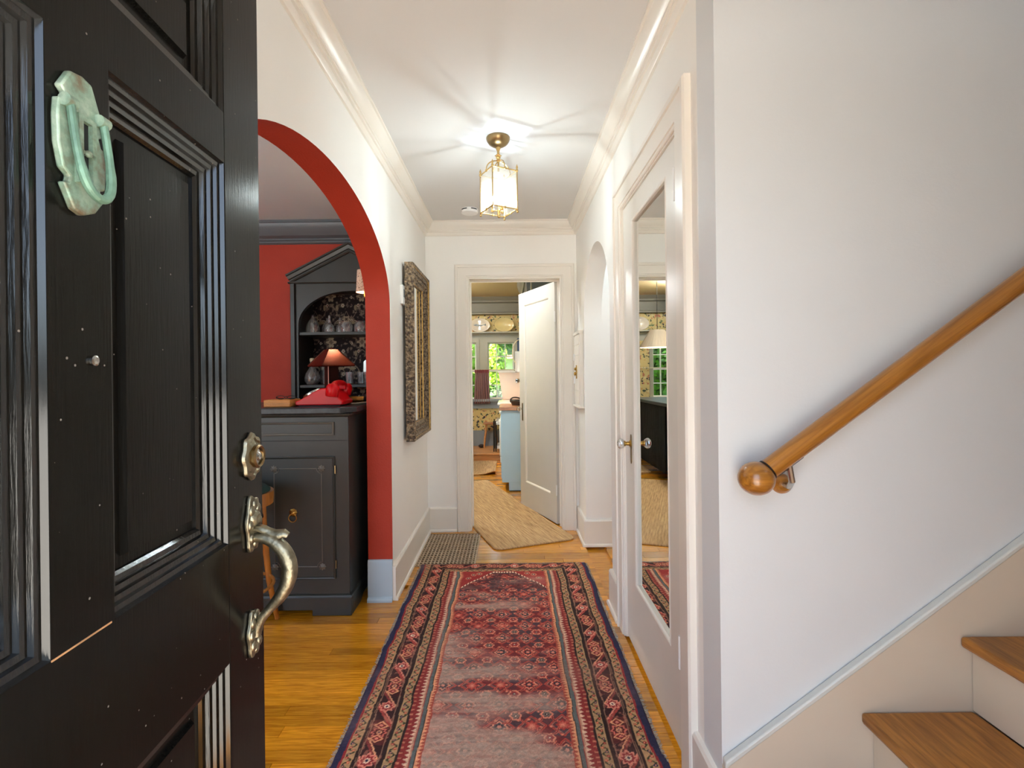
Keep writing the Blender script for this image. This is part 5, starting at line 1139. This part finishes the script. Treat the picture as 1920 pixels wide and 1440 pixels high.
MB().lathe([(.215,1.585),(.205,1.60),(.085,1.80),(.084,1.80),(.203,1.60),(.213,1.585)], (*PL, 0), seg=96, mod=lambda a: 1+.014*math.cos(32*a)+.02*math.cos(6*a)).build('shade', 'shade_pleat', pd, smooth=50)
MB().tube([(*PL,1.78),(*PL,HC-.02)], .004, 8).build('cord', 'dark_metal', pd); MB().lathe([(.04,0),(.038,-.02),(0,-.025)], (*PL, HC), seg=18).build('canopy', 'brass', pd)
MB().ball((*PL, 1.68), .03, seg=14, rings=10).build('bulb', 'pendant_bulb', pd)
MB().lathe([(.012,1.70),(.014,1.75),(.086,1.80),(.012,1.76)], (*PL, 0), seg=16).build('holder', 'brass', pd)
ds = MB().ball((-.46, 7.86, .135), .05, (1.0, 1.2, .5), 14, 8).build('doorstop', 'wicker_dark'); tag(ds, 'small dark lump on the nook floor by the baseboard', 'doorstop')

# ------------------------------------------------------------------ outside
struct('ground_street', B(-30, 30, -30, -.2, -.5, -.135), 'concrete', 'pale paving in front of the house', 'paving')
struct('ground', B(-30, 30, -.2, 40, -.5, -.13), 'lawn', 'green garden lawn outside the windows', 'lawn')
struct('ground_porch', B(-2.5, 2.5, -4.5, -.125, -.13, -.03), 'concrete', 'pale porch floor behind the viewer', 'porch')
def bush(x, y, w, d, h, m, n, lab, seed, base=0.0, leaf=.10):
    r = np.random.default_rng(seed); o = empty('garden_bush', (x, y, -.13), lab, 'bush', group='bushes outside the nook windows')
    MB().tube([(x,y,-.13),(x+.05,y,h*.7)], [.06,.02], 8).build('stem', 'bark', o)
    u = r.normal(size=(n, 3)); u /= np.linalg.norm(u, axis=1)[:, None]; rad = r.random(n)**.35
    lump = 1+.22*np.sin(u[:, 0]*7+seed)*np.cos(u[:, 2]*6+seed)
    c = np.stack([x+u[:, 0]*rad*lump*w/2, y+u[:, 1]*rad*lump*d/2, base+h/2+u[:, 2]*rad*lump*h/2], -1)
    a = r.normal(size=(n, 3)); a /= np.linalg.norm(a, axis=1)[:, None]; b_ = np.cross(a, u+.3*r.normal(size=(n, 3))); b_ /= np.linalg.norm(b_, axis=1)[:, None]
    s1 = (leaf*(.6+.8*r.random(n)))[:, None]
    v = np.stack([c-a*s1, c+b_*s1*.42, c+a*s1, c-b_*s1*.42], 1).reshape(-1, 3)
    me = bpy.data.meshes.new('foliage'); me.vertices.add(n*4); me.vertices.foreach_set('co', v.reshape(-1).astype(np.float32))
    me.loops.add(n*4); me.loops.foreach_set('vertex_index', np.arange(n*4, dtype=np.int32)); me.polygons.add(n); me.polygons.foreach_set('loop_start', np.arange(0, n*4, 4, dtype=np.int32)); me.update(calc_edges=True)
    me.materials.append(MATS[m]); f = bpy.data.objects.new('foliage', me); COL.objects.link(f); f.parent = o; f.matrix_parent_inverse = PM[o.name].inverted(); f['kind'] = 'stuff'
bush(-1.1, 10.9, 1.2, 1.2, 2.6, 'leaf_mid', 5000, 'mid green bush outside the left nook window', 1)
bush(-.30, 10.2, .55, .7, 2.0, 'leaf_lime', 2600, 'sunlit lime bush low in the middle of the right nook window', 2, leaf=.06)
bush(.55, 13.5, 3.2, 1.4, 1.0, 'leaf_dark', 5000, 'dark hedge high behind the right nook window', 3, base=1.75)
bush(-2.9, 11.6, 2.0, 1.4, 2.9, 'leaf_dark', 6000, 'dark bush outside the window over the skirted counter', 4)
bush(-.22, 9.3, 1.1, .6, 1.05, 'leaf_dark', 2600, 'low dark shrub under the right nook window', 5, leaf=.07)
bush(1.2, 12.0, 1.4, 1.0, 2.3, 'leaf_mid', 3000, 'mid green bush right of the garden wall', 6)
gs = empty('garden_shed', (.2, 15, -.13), 'white clad garden shed with brown roof outside the nook', 'shed')
B(-.6, 3.2, 14.6, 17, -.13, 1.72).build('wall', 'siding', gs)
MB().prism([(14.4, 1.72), (17.2, 1.72), (15.8, 2.9)], 'x', -.8, 3.4).build('roof', 'roof_brown', gs)
tr_ = empty('garden_tree', (.4, 22, -.13), 'tall tree mass closing the garden view', 'tree')
bpy.data.objects.remove(tr_)
bush(-2, 24, 12, 3, 7, 'leaf_mid', 9000, 'tall distant hedge closing the garden view', 8, leaf=.22)
